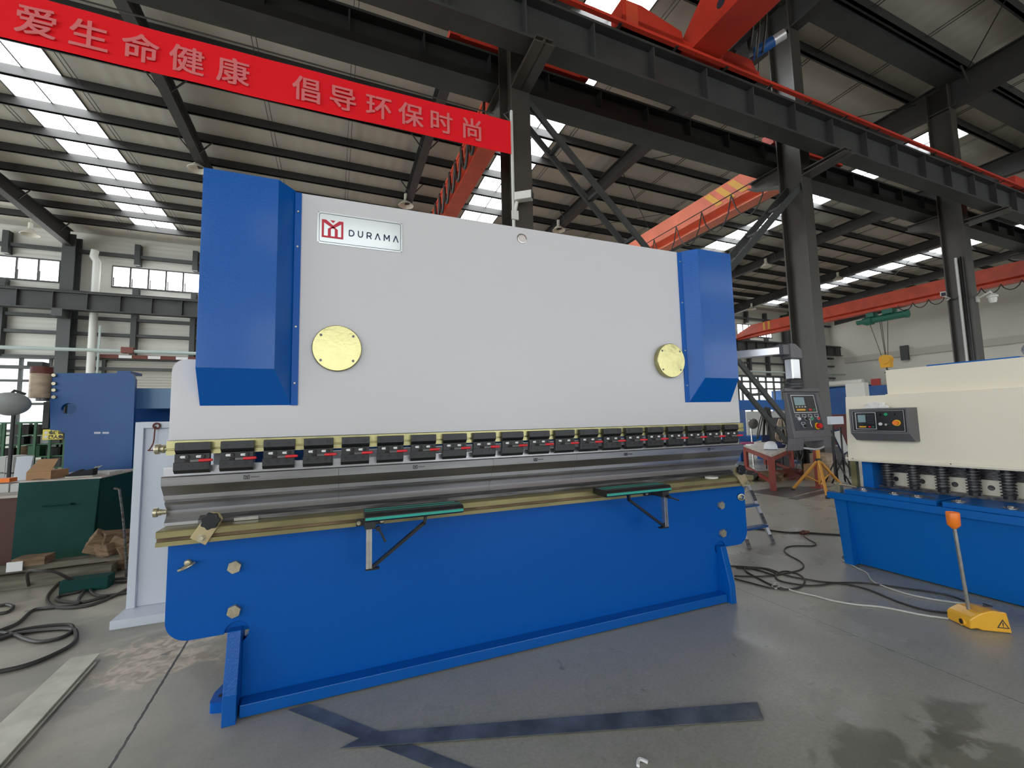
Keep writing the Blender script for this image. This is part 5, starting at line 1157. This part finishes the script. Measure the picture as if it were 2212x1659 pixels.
# blue machine frame with tan cylinder
YM_ = 6.0
def m6(x, y): v = at(x, y, Y=YM_); return (v.x, v.z)
bm_ = thing('hydraulic_press', (m6(200, 900)[0], YM_ + .3, 0), 'tall blue machine side plate with a round hole and tan cylinder', 'machine')
outl = [m6(108, 835), m6(116, 806), m6(278, 806), m6(287, 809), m6(292, 820), m6(284, 1022), (m6(284, 1022)[0], .0), (m6(137, 1030)[0], .0), m6(137, 1030), m6(140, 936), m6(128, 930), m6(108, 929)]
def ringhole(poly, c, r, y0, y1, m_name, parent):
    o = mk('side_plate', MB().prism(poly, 'y', y0, y1), m_name, parent=parent); cut = mk('cut', MB().cyl((c[0], y0 - .1, c[1]), (c[0], y1 + .1, c[1]), r, 28), m_name, parent=parent)
    md = o.modifiers.new('hole', 'BOOLEAN'); md.object = cut; md.operation = 'DIFFERENCE'; md.solver = 'EXACT'
    bpy.context.view_layer.update(); dg = bpy.context.evaluated_depsgraph_get(); me = bpy.data.meshes.new_from_object(o.evaluated_get(dg)); o.modifiers.clear(); old = o.data; o.data = me; bpy.data.objects.remove(cut); return o
ringhole(outl, m6(148.5, 883), .062, YM_, YM_ + .05, 'blue_old', bm_)
xr_ = m6(292, 830)[0]; z1_ = m6(292, 835)[1]; z0_ = m6(290, 877)[1]; e1 = at(365, 850, X=xr_ + .0) 
by = at(330, 845, X=xr_ + .35).y
mk('cross_beam', MB().box(xr_ - .1, xr_ + 1.6, YM_ + .25, YM_ + .7, z0_ - .02, z1_ - .0), 'lightgrey', parent=bm_).data.materials[0] = mat('pale_blue_paint', (.14, .30, .50), .35)
mk('rear_plate', MB().box(xr_ - .9, xr_ + 1.7, YM_ + .72, YM_ + .8, .0, z1_ - .02), 'blue_old', parent=bm_)
ca = m6(90, 808); cb_ = m6(90, 860); cr_ = (m6(112, 835)[0] - m6(65, 835)[0]) / 2
mk('cylinder', MB().cyl((ca[0], YM_ - .0, cb_[1]), (ca[0], YM_ - .0, ca[1]), cr_, 28), 'tan', parent=bm_)
mk('cylinder_head', MB().cyl((ca[0], YM_, ca[1]), (ca[0], YM_, m6(90, 793)[1]), cr_, 28), 'rust', parent=bm_)
mk('port_block', MB().box(ca[0] - .09, ca[0] + .03, YM_ - .06, YM_ + .06, m6(90, 793)[1], m6(90, 783)[1]), 'girt', parent=bm_)
mk('clevis', MB().cyl((ca[0] + .02, YM_, m6(90, 866)[1]), (ca[0] + .02, YM_, cb_[1]), cr_ * .6, 20), 'steeldark', parent=bm_)
bb_ = MB()
for y in (811, 829, 843, 858): c = m6(119, y); bb_.cyl((c[0], YM_, c[1]), (c[0], YM_ - .03, c[1]), .018, 8)
mk_split('flange_bolt', bb_, 'bolt', parent=bm_)
bx_ = m6(108, 868); mk('guide_block', MB().box(bx_[0] - .05, bx_[0] + .0, YM_ + .0, YM_ + .1, m6(108, 925)[1], bx_[1]), 'frame2', parent=bm_)
lb_ = MB()
for x in (207, 214, 225, 232): c = m6(x, 935); lb_.box(c[0] - .014, c[0] + .014, YM_ - .003, YM_ - .0002, c[1] - .010, c[1] + .010)
mk_split('worn_label', lb_, 'lightgrey', parent=bm_)
mk('valve_top', MB().box(m6(243, 805)[0], m6(273, 805)[0], YM_ + .1, YM_ + .4, m6(260, 805)[1] + .001, m6(260, 799)[1]), 'blue_old', parent=bm_)
# round grey dish on its stand
dc = at(22, 873, Y=5.72)
t = thing('round_dish', (dc.x, 5.35, 0), 'round grey dish on a stand at the left edge before the windows', 'dish')
mk('dish', MB().lathe([(0, -.085), (.06, -.078), (.11, -.048), (.138, -.005), (.142, .012), (.136, .018), (0, .05)], (dc.x, 5.72, dc.z), (-.25, .62, .62), 32), 'dish', parent=t)
mk('stand', MB().tube([(dc.x + .03, 5.72, ct), (dc.x + .03, 5.72, dc.z - .11)], .016, 8).tube([(dc.x - .06, 5.77, dc.z + .07), (dc.x + .02, 5.73, dc.z + .135), (dc.x + .10, 5.73, dc.z + .10)], .014, 6).cyl((dc.x + .03, 5.72, ct), (dc.x + .03, 5.72, ct + .02), .10, 20), 'frame2', parent=t)
# green racks with small parts, yellow sign
YR = 9.2
r0 = at(-60, 925, Y=YR); r1 = at(142, 925, Y=YR)
rk = thing('storage_rack', ((r0.x + r1.x) / 2, YR, 0), 'green wire storage rack full of small parts at far left', 'rack')
zl = [at(60, y, Y=YR).z for y in (937, 958, 985, 1010)]; rb_ = MB()
ztop = at(60, 914, Y=YR).z
n = 6
for i in range(n + 1):
    xx = r0.x + (r1.x - r0.x) * i / n
    for yy in (YR, YR + .6): rb_.box(xx - .015, xx + .015, yy - .015, yy + .015, 0, ztop)
mk_split('post', rb_, 'rackgreen', parent=rk)
for z in zl: mk('shelf', MB().box(r0.x, r1.x, YR + .02, YR + .58, z - .03, z - .01), 'rackgreen', parent=rk)
mk_split('top_rail', MB().box(r0.x, r1.x, YR - .01, YR + .01, ztop, ztop + .02).box(r0.x, r1.x, YR + .59, YR + .61, ztop, ztop + .02), 'rackgreen', parent=rk)
random.seed(11); cols = ['frame2', 'frame', 'compressor', 'steeldark', 'wood', 'girt', 'frame', 'tan', 'cable', 'rackgreen', 'crate', 'dish', 'column']
for li, z in enumerate(zl):
    for row in (0, 1):
        x = r0.x + .25 + .07 * row; top_ = (ztop if li == 0 else zl[li - 1] - .03)
        while x < r1.x - .22:
            wv = random.uniform(.12, .24); hv = min(random.uniform(.08, .2), top_ - z - .01)
            if random.random() < .9:
                m_ = random.choice(cols); yy = YR + .05 + .27 * row
                if random.random() < .6: o = MB().box(x, x + wv, yy, yy + .2, z - .0095, z + hv)
                else: o = MB().cyl((x + wv / 2, yy + .1, z - .0095), (x + wv / 2, yy + .1, z + hv), min(wv, .2) / 2, 12)
                mk('machine_part', o, m_, label='small blurred part stored on the green wire rack', category='part', group='parts on the green rack')
            x += wv + random.uniform(.005, .03)
s0 = at(92, 950, Y=YR - .03); s1 = at(137, 927, Y=YR - .03)
t = mk('warning_sign', MB().box(s0.x, s1.x, YR - .04, YR - .025, s0.z, s1.z), 'signyellow', label='yellow Chinese warning sign on the green wire rack', category='sign')
hh = (s1.z - s0.z)
mk('sign_lettering', text_mb('仓库重地', hh * .36, (s0.x + (s1.x - s0.x) * .30, YR - .0405, s0.z + hh * .56), (1, 0, 0), (0, 0, 1), .002, bold=.004), 'ink', parent=t)
mk('sign_lettering', text_mb('闲人免进', hh * .36, (s0.x + (s1.x - s0.x) * .30, YR - .0405, s0.z + hh * .12), (1, 0, 0), (0, 0, 1), .002, bold=.004), 'ink', parent=t)
for dz in (.68, .28): mk('sign_badge', MB().cyl((s0.x + (s1.x - s0.x) * .17, YR - .0405, s0.z + hh * dz), (s0.x + (s1.x - s0.x) * .17, YR - .042, s0.z + hh * dz), hh * .14, 16), 'paper', parent=t)
for (x0, y0_, x1, lb, m_, yy) in ((-14, 984, 13, 'white slatted crate stack at the left edge below the rack', 'crate', 7.6), (14, 985, 29, 'second white crate stack beside the grey board', 'crate', 7.6)):
    a = at(x0, y0_, Y=yy); b = at(x1, y0_, Y=yy); t = thing('crate_stack', ((a.x + b.x) / 2, yy, 0), lb, 'crate')
    nn = 4
    for i in range(nn): mk('crate', MB().box(a.x, b.x, yy, yy + .4, a.z * i / nn, a.z * (i + 1) / nn - .02), m_, parent=t)
a = at(30, 987, Y=7.55); b = at(66, 987, Y=7.55); mk('grey_board', MB().hull2([(a.x, 7.5, 0), (b.x - .05, 7.5, 0), (b.x - .05, 7.53, 0), (a.x, 7.53, 0)], [(a.x, 7.6, a.z), (b.x, 7.6, a.z), (b.x, 7.63, a.z), (a.x, 7.63, a.z)]), 'lightgrey', label='leaning pale grey board behind the cardboard box', category='board')
# timbers, blocks and rod in front of the bench
def plank(p, q, wy, h, z, m, lb, nm='timber'):
    return mk(nm, MB().beam((p[0], p[1], z + h / 2), (q[0], q[1], z + h / 2), wy, h), m, label=lb, category='timber', bev=.003)
t0 = at(0, 1262, Z=.06); t1 = at(226, 1232, Z=.06)
plank((t0.x - .5, 4.42), (at(212, 1235, Z=.1).x, 4.50), .12, .09, .0, 'timber', 'lowest grey timber in front of the green bench')
plank((t0.x - .5, 4.60), (at(215, 1222, Z=.1).x, 4.66), .10, .10, .0, 'wood', 'brown timber between the bench and the lowest grey timber')
plank((t0.x - .4, 4.50), (at(214, 1218, Z=.18).x, 4.60), .11, .045, .101, 'timber', 'thin plank lying on top of the timbers')
gs = at(200, 1240, Z=.08); mk('green_block', MB().box(gs.x - .12, gs.x + .15, gs.y - .15, gs.y - .04, .0, .09), 'greenbench', label='small green steel block at the end of the timbers', category='block')
cbx_ = at(90, 1215, Y=4.52); mk('small_carton', MB().box(cbx_.x - .15, cbx_.x + .04, 4.47, 4.60, .1465, .205), 'wood', label='flat crushed carton with a white tag on the timbers', category='box')
mk('paper_tag', MB().box(cbx_.x - .17, cbx_.x - .08, 4.46, 4.469, .12, .19), 'paper', label='white paper tag on the crushed carton', category='tag')
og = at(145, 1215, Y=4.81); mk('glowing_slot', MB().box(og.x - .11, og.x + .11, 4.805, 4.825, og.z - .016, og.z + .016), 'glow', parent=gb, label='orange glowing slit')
blk = [(222, 1185, 20, .07), (235, 1170, 35, .08), (258, 1160, 10, .08), (250, 1180, -15, .075), (272, 1168, 30, .07), (262, 1198, 5, .08), (275, 1188, -25, .08)]
for i, (x, y, an, s) in enumerate(blk):
    c = at(x, y, Y=4.62 + .03 * (i % 3)); b = MB(Matrix.Translation(c) @ Matrix.Rotation(math.radians(an), 4, 'Y') @ Matrix.Rotation(math.radians(20 * i), 4, 'Z')).box(-s * 1.5, s * 1.5, -s * .8, s * .8, -s * .62, s * .62)
    mk('wood_block', b, 'wood', label='rough wooden block in the pile between bench and side frame, %s from top' % ORD[i], category='wood block', group='wood block pile', bev=.006)
mk('wood_block', MB().box(at(212, 1200, Y=4.65).x, at(286, 1200, Y=4.65).x, 4.6, 4.85, .0, at(250, 1206, Y=4.65).z), 'wood', label='large dark wooden base block under the block pile', category='wood block', bev=.006)
ra, rb2, rc_ = at(246, 1055, Y=4.25), at(257, 1057, Y=4.25), at(272, 1200, Y=4.30)
mk('crook_rod', MB().tube(smooth_path([ra, rb2, at(259, 1066, Y=4.25), at(266, 1120, Y=4.27), rc_, Vector((rc_.x + .01, 4.3, .01))], 5), .009, 6), 'steeldark', label='thin bent rod with a hooked top leaning by the wood blocks', category='rod')
# ================================================================== RIGHT, BEHIND THE PENDANT
A_, B_, C_, D_ = at(1671, 1060, Z=0), at(1614, 1022, Z=0), at(1712, 1028, Z=0), at(1712, 1029, Z=0)
zt = at(1661, 979, Y=A_.y).z
C_ = B_ + (D_ - A_)
tb_ = thing('work_table', ((A_.x + D_.x) / 2, (A_.y + B_.y) / 2, 0), 'red-legged work table with a worn white top behind the pendant', 'table')
for p in (A_, B_, C_, D_): mk('leg', MB().box(p.x - .032, p.x + .032, p.y - .032, p.y + .032, 0, zt - .045), 'tablered', parent=tb_)
p5 = at(1770, 1054, Z=0); rs_ = thing('red_stand', (p5.x, p5.y, 0), 'square red post on a small foot directly behind the orange tripod', 'post')
mk('post', MB().box(p5.x - .035, p5.x + .035, p5.y - .035, p5.y + .035, .012, .60), 'tablered', parent=rs_); mk('foot', MB().box(p5.x - .09, p5.x + .09, p5.y - .06, p5.y + .09, 0, .012), 'tablered', parent=rs_)
cc_ = (A_ + B_ + C_ + D_) / 4
def infl(p, s, z): q = cc_ + (p - cc_) * s; return (q.x, q.y, z)
mk_split('apron', MB().beam((A_.x, A_.y, zt - .09), (B_.x, B_.y, zt - .09), .03, .08).beam((A_.x, A_.y, zt - .09), (D_.x, D_.y, zt - .09), .03, .08).beam((A_.x, A_.y, .12), (B_.x, B_.y, .12), .04, .05).beam((D_.x, D_.y, .12), (C_.x, C_.y, .12), .04, .05), 'tablered', parent=tb_)
mk('table_top', MB().hull2([infl(p, 1.10, zt - .045) for p in (A_, B_, C_, D_)], [infl(p, 1.10, zt) for p in (A_, B_, C_, D_)]), 'tabletop', parent=tb_, bev=.005)
hc_ = at(1664, 958, Y=A_.y + .45); hx, hy_ = hc_.x, hc_.y; hr = .102
t = thing('hard_hat', (hx, hy_, zt), 'white hard hat on the red-legged table', 'helmet')
mk('shell', MB(Matrix.Translation((hx, hy_, zt + .012))).lathe([(hr * 1.12, 0), (hr * 1.12, .008), (hr, .012), (hr * .98, .05), (hr * .86, .085), (hr * .6, .115), (hr * .3, .128), (0, .132)], (0, 0, 0), n=28), 'hat', parent=t)
mk('brim_lining', MB().cyl((hx, hy_, zt), (hx, hy_, zt + .0119), hr * .95, 24), 'navy', parent=t)
c = at(1690, 957, Y=hy_ + .15); crumple('folded_cloth', (c.x, c.y + .1, zt + .001), .16, .10, .09, 'navy', 5, label='dark navy cloth beside the hard hat', category='cloth')
c = at(1700, 955, Y=hy_ + .1); t = thing('white_bottle', (c.x + .05, c.y, zt), 'white plastic bag and bottle right of the hard hat', 'bottle')
crumple('bag', (c.x + .02, c.y - .12, zt + .001), .12, .07, .06, 'tissue', 9, parent=t); mk('bottle', MB().lathe([(.05, 0), (.055, .02), (.04, .10), (.035, .17), (.045, .2), (.03, .24), (0, .25)], (c.x + .12, c.y - .12, zt + .001), n=16), 'paper', parent=t)
c = at(1622, 958, Y=B_.y - .3); mk('white_case', MB().box(c.x - .08, c.x + .07, c.y - .05, c.y + .05, zt, zt + .03), 'paper', label='flat white case at the left end of the table', category='case')
mk('wire_coil', MB().tube([(c.x + .1 + .13 * math.cos(i * .5), c.y + .17 + .10 * math.sin(i * .5), zt + .012 + .0007 * i) for i in range(60)], .010, 5), mat('purple_red_wire', (.30, .06, .14), .5), label='red and violet coil of wire on the table', category='wire')
# blue gantry-like machine behind
YG = 8.0
def g8(x, y, Y=YG): v = at(x, y, Y=Y); return v
t = thing('gantry_frame', (g8(1650, 900).x, YG, 0), 'bright blue machine frame standing behind the work table', 'machine')
a, b = g8(1560, 863), g8(1706, 870); mk('upper_beam', MB().box(a.x, b.x + .35, YG, YG + .4, g8(1650, 885).z, g8(1650, 864).z), 'blue_shear', parent=t)
a, b = g8(1596, 900), g8(1612, 900); mk('upright', MB().box(a.x, b.x, YG + .02, YG + .38, 0, g8(1600, 886).z), 'blue_old', parent=t)
a, b = g8(1560, 945), g8(1636, 945); mk('lower_beam', MB().box(a.x, b.x + .1, YG - .4, YG + .019, g8(1600, 957).z - .1, g8(1600, 941).z), 'blue_shear', parent=t)
a, b = g8(1655, 945), g8(1700, 945); mk('bed_plate', MB().box(a.x, b.x + .6, YG - .4, YG + .3, .0, g8(1660, 948).z), 'blue_shear', parent=t)
a, b = at(1612, 889, Y=12), at(1700, 889, Y=12); mk('partition_screen', MB().box(a.x, b.x + 1, 12, 12.06, .0, a.z), 'lightgrey', label='pale partition screen behind the blue machine frame', category='screen').data.materials[0] = M['crate']
# hanging bundle of black cable
c0_ = at(1655, 880, Y=6.95); mbq = MB(); random.seed(5)
for i in range(14):
    dx = random.uniform(-.12, .12); L = random.uniform(.55, .82); ph = random.uniform(-.10, .12)
    mbq.tube(smooth_path([(c0_.x - .03 + ph * .2, 6.95, c0_.z), (c0_.x + dx, 6.93 + ph, c0_.z - .28), (c0_.x + dx * 2.4, 6.91 + ph, c0_.z - L), (c0_.x + dx * 1.6 + .06, 6.98 + ph, c0_.z - L * .95), (c0_.x + dx * .7 + .03, 6.95, c0_.z)], 4), .013, 5)
t = mk('cable_bundle', mbq, 'cable', label='bundle of black cables hanging behind the hard hat', category='cable bundle')
mk('hook_stand', MB().tube([(c0_.x, 6.95, 0), (c0_.x, 6.95, c0_.z + .02)], .02, 8), 'frame2', parent=t)
c1_ = at(1688, 905, Y=6.6); mbq = MB()
for i in range(10):
    dx = random.uniform(-.2, .2)
    mbq.tube(smooth_path([(c1_.x + dx * .4, 6.6, c1_.z), (c1_.x + dx, 6.58, c1_.z - .2), (c1_.x + dx * 1.3 + .04, 6.6, c1_.z - .42), (c1_.x + dx * .5, 6.6, c1_.z - .5)], 4), .013, 5)
t = mk('wiring_tangle', mbq, 'cablegrey' if 0 else 'tan', label='tangle of pale wires left of the pendant, by the cable bundle', category='wires')
mk('motor_block', MB().box(c1_.x - .1, c1_.x + .22, 6.62, 6.9, 0, c1_.z + .03), 'frame', parent=t)
c = at(1625, 915, Y=7.2); t = mk('pedestal_fan', MB().lathe([(.12, 0), (.125, .02), (.12, .04)], (c.x, 7.2, c.z), (-.3, -1, 0), 20).tube([(c.x, 7.24, 0), (c.x, 7.24, c.z)], .018, 6), 'chrome', label='small wire fan behind the left end of the table', category='fan')
# things under and behind the table
c = at(1646, 1020, Y=6.2); mk('grey_drum', MB().cyl((c.x, 6.9, 0), (c.x, 6.9, .62), .10, 20), 'lightgrey', label='pale grey drum behind the table legs', category='drum')
c = at(1684, 1010, Y=7.35); mk('gas_cylinder', MB().cyl((c.x, c.y, 0), (c.x, c.y, .62), .10, 18), 'frame2', label='dark grey cylinder under the table, right of the near leg', category='cylinder')
ch = at(1632, 1010, Y=7.0); t = thing('folding_chair', (ch.x, 6.9, 0), 'black chair with navy back behind the left end of the table', 'chair')
mk('backrest', MB().box(ch.x - .12, ch.x + .10, 6.68, 6.71, .42, .72), 'navy', parent=t); mk('seat', MB().box(ch.x - .13, ch.x + .16, 6.4, 6.67, .30, .33), 'black', parent=t)
for dx in (-.11, .13):
    for yy in (6.43, 6.64): mk('leg', MB().beam((ch.x + dx, yy, .0), (ch.x + dx, yy, .2999), .02, .02), 'black', parent=t)
cm = at(1725, 1000, Y=7.2); t = thing('air_compressor', (cm.x, 7.2, 0), 'olive green compressor behind the table', 'compressor')
mk('tank', MB().cyl((cm.x - .5, 7.2, .24), (cm.x + .35, 7.2, .24), .17, 20), 'compressor', parent=t); mk('motor', MB().cyl((cm.x - .38, 7.2, .56), (cm.x - .1, 7.2, .56), .12, 18).box(cm.x - .1, cm.x + .15, 7.08, 7.32, .42, .66), 'compressor', parent=t)
mk('feet', MB().box(cm.x - .4, cm.x - .35, 7.1, 7.3, 0, .12).box(cm.x + .2, cm.x + .25, 7.1, 7.3, 0, .12), 'frame', parent=t)
random.seed(21)
for i, (x, y, m_, lb) in enumerate(((1645, 1040, 'cable', 'dark rag heap under the left of the table'), (1690, 1040, 'wood', 'brown scrap heap under the middle of the table'), (1735, 1036, 'rust', 'reddish scrap heap under the right of the table'))):
    c = at(x, y, Z=0); crumple('scrap_heap', (c.x, c.y + .25, .0), .30, .26, .16, m_, 30 + i, label=lb, category='scrap heap')
c = at(1690, 1016, Y=6.9); mk('red_tray', MB().box(c.x - .2, c.x + .3, 6.95, 7.15, .18, .24).box(c.x - .18, c.x + .28, 6.97, 7.13, 0, .18), 'brick', label='red tray on the floor behind the table legs', category='tray')
c = at(1757, 985, Y=6.6); mk('black_cabinet', MB().box(c.x - .05, c.x + .62, 6.3, 6.8, .0, at(1757, 968, Y=6.3).z), 'black', label='black cabinet between the pendant and the shear', category='cabinet')
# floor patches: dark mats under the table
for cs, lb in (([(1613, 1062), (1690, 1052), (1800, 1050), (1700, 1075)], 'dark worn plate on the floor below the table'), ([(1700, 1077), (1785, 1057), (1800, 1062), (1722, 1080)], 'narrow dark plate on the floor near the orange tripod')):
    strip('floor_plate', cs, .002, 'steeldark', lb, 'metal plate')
# orange tripod
f1, f2, f3 = at(1712, 1059, Z=0), at(1788, 1077, Z=0), at(1818, 1049, Z=0); cx = (f1.x + f2.x + f3.x) / 3; cy = (f1.y + f2.y + f3.y) / 3
top = at(1765, 955, Y=cy); hub = at(1768, 993, Y=cy); cx = hub.x
t = thing('tripod', (cx, cy, 0), 'orange-yellow steel tripod standing below the pendant', 'tripod')
mk('pole', MB().cyl((cx, cy, .10), (cx, cy, top.z), .026, 12), 'tripod', parent=t)
for f in (f1, f2, f3):
    p = mk('leg', MB().cyl((cx, cy, hub.z), (f.x, f.y, .012), .021, 10), 'tripod', parent=t)
    mk('rubber_foot', MB().cyl((f.x, f.y, 0), (f.x + (cx - f.x) * .03, f.y + (cy - f.y) * .03, .03), .026, 10), 'black', parent=p)
    m_ = Vector((cx, cy, hub.z)).lerp(f, .5); mk('strut', MB().cyl((m_.x, m_.y, m_.z), (cx, cy, .12), .010, 8), 'tripod', parent=t)
mk('collar', MB().cyl((cx, cy, hub.z - .02), (cx, cy, hub.z + .02), .04, 14), 'black', parent=t)
# black light stands with a grey monitor
for nm, (x, yb_, yt), lb in (('a', (1810, 1046, 920), 'black folding stand carrying the pale grey box, nearer the pendant'), ('b', (1826, 1044, 922), 'black folding stand right beside the shear corner')):
    f = at(x, yb_, Z=0); zt2 = at(x, yt, Y=f.y).z; t = thing('light_stand', (f.x, f.y, 0), lb, 'stand')
    mk('pole', MB().cyl((f.x, f.y, .05), (f.x, f.y, zt2), .014, 8), 'black', parent=t)
    for a in (30, 150, 270):
        e = Vector((f.x + .2 * math.cos(math.radians(a)), f.y + .2 * math.sin(math.radians(a)), .0)); mk('leg', MB().cyl((f.x, f.y, .42), e, .012, 8), 'black', parent=t)
    if nm == 'a': P0 = f
pa, pb = at(1793, 917, Y=P0.y - .1), at(1819, 899, Y=P0.y - .1)
mk('router_box', MB().box(pa.x, pb.x, P0.y - .12, P0.y - .06, pa.z, pb.z), 'lightgrey', label='pale grey flat box on top of the black stand', category='box', bev=.004)
q = [at(1796, 930, Y=P0.y + .45), at(1815, 926, Y=P0.y + .45), at(1836, 976, Y=P0.y + .45), at(1822, 984, Y=P0.y + .45)]
t = mk('poster_board', MB().hull2([tuple(p) for p in q], [(p.x, p.y + .015, p.z) for p in q]), 'navy', label='tilted pale board with dark blue border behind the stands', category='board')
qi = [sum((Vector(p) for p in q), Vector()) / 4 * .14 + Vector(p) * .86 for p in q]
mk('board_face', MB().hull2([(p.x, p.y - .004, p.z) for p in qi], [(p.x, p.y - .0005, p.z) for p in qi]), 'crate', parent=t)
mk('board_leg', MB().beam((q[0].x + .05, q[0].y + .03, 0), (q[0].x + .05, q[0].y + .03, q[0].z - .1), .03, .03).beam((q[2].x, q[2].y + .03, 0), (q[2].x, q[2].y + .03, q[2].z), .03, .03), 'black', parent=t)
for i, (x, y, w_, h_, m_, lb) in enumerate(((1785, 1040, .22, .28, 'card', 'cardboard box behind the orange tripod'), (1800, 1030, .3, .42, 'tan', 'brown box behind the black stands'))):
    c = at(x, y, Z=0); mk('carton', MB().box(c.x - w_ / 2, c.x + w_ / 2, c.y, c.y + .3, 0, h_), m_, label=lb, category='box')
# stepladder half hidden by the press
FR, FL = at(1670, 1174, Z=0), at(1617, 1185, Z=0)
UR = at(1619, 1055, Y=FR.y + .22); UR = FR + (UR - FR) * 1.12
off = Vector((FL.x - FR.x, FL.y - FR.y, 0)); 
t = thing('stepladder', ((FR.x + FL.x) / 2, FR.y + .1, 0), 'aluminium stepladder with worn black rails behind the right end of the press', 'ladder')
UL = UR + off * .8
for f, u, nm in ((FR, UR, 'rail'), (FL, UL, 'rail')):
    r = mk('rail', MB().beam(f, u, .035, .018), 'alu', parent=t)
    bl = MB()
    for a, b in ((.0, .14), (.30, .48), (.68, .86)): bl.beam(f.lerp(u, a) + Vector((0, -.010, .002)), f.lerp(u, b) + Vector((0, -.010, .002)), .036, .003)
    mk_split('worn_black_band', bl, 'steeldark', parent=r)
for s in (.28, .62, .97):
    a = FR.lerp(UR, s); b = FL.lerp(UL, s); mk('step', MB().beam(a, b, .06, .018), 'blue_old' if s < .9 else 'alu', parent=t)
BR, BL = FR + Vector((.05, .55, 0)), FL + Vector((-.02, .55, 0))
for f, u in ((BR, UR), (BL, UL)): mk('rear_rail', MB().beam(f, u, .022, .014), 'alu', parent=t)
mk('rear_brace', MB().beam(BR.lerp(UR, .4), BL.lerp(UL, .4), .015, .012), 'alu', parent=t)
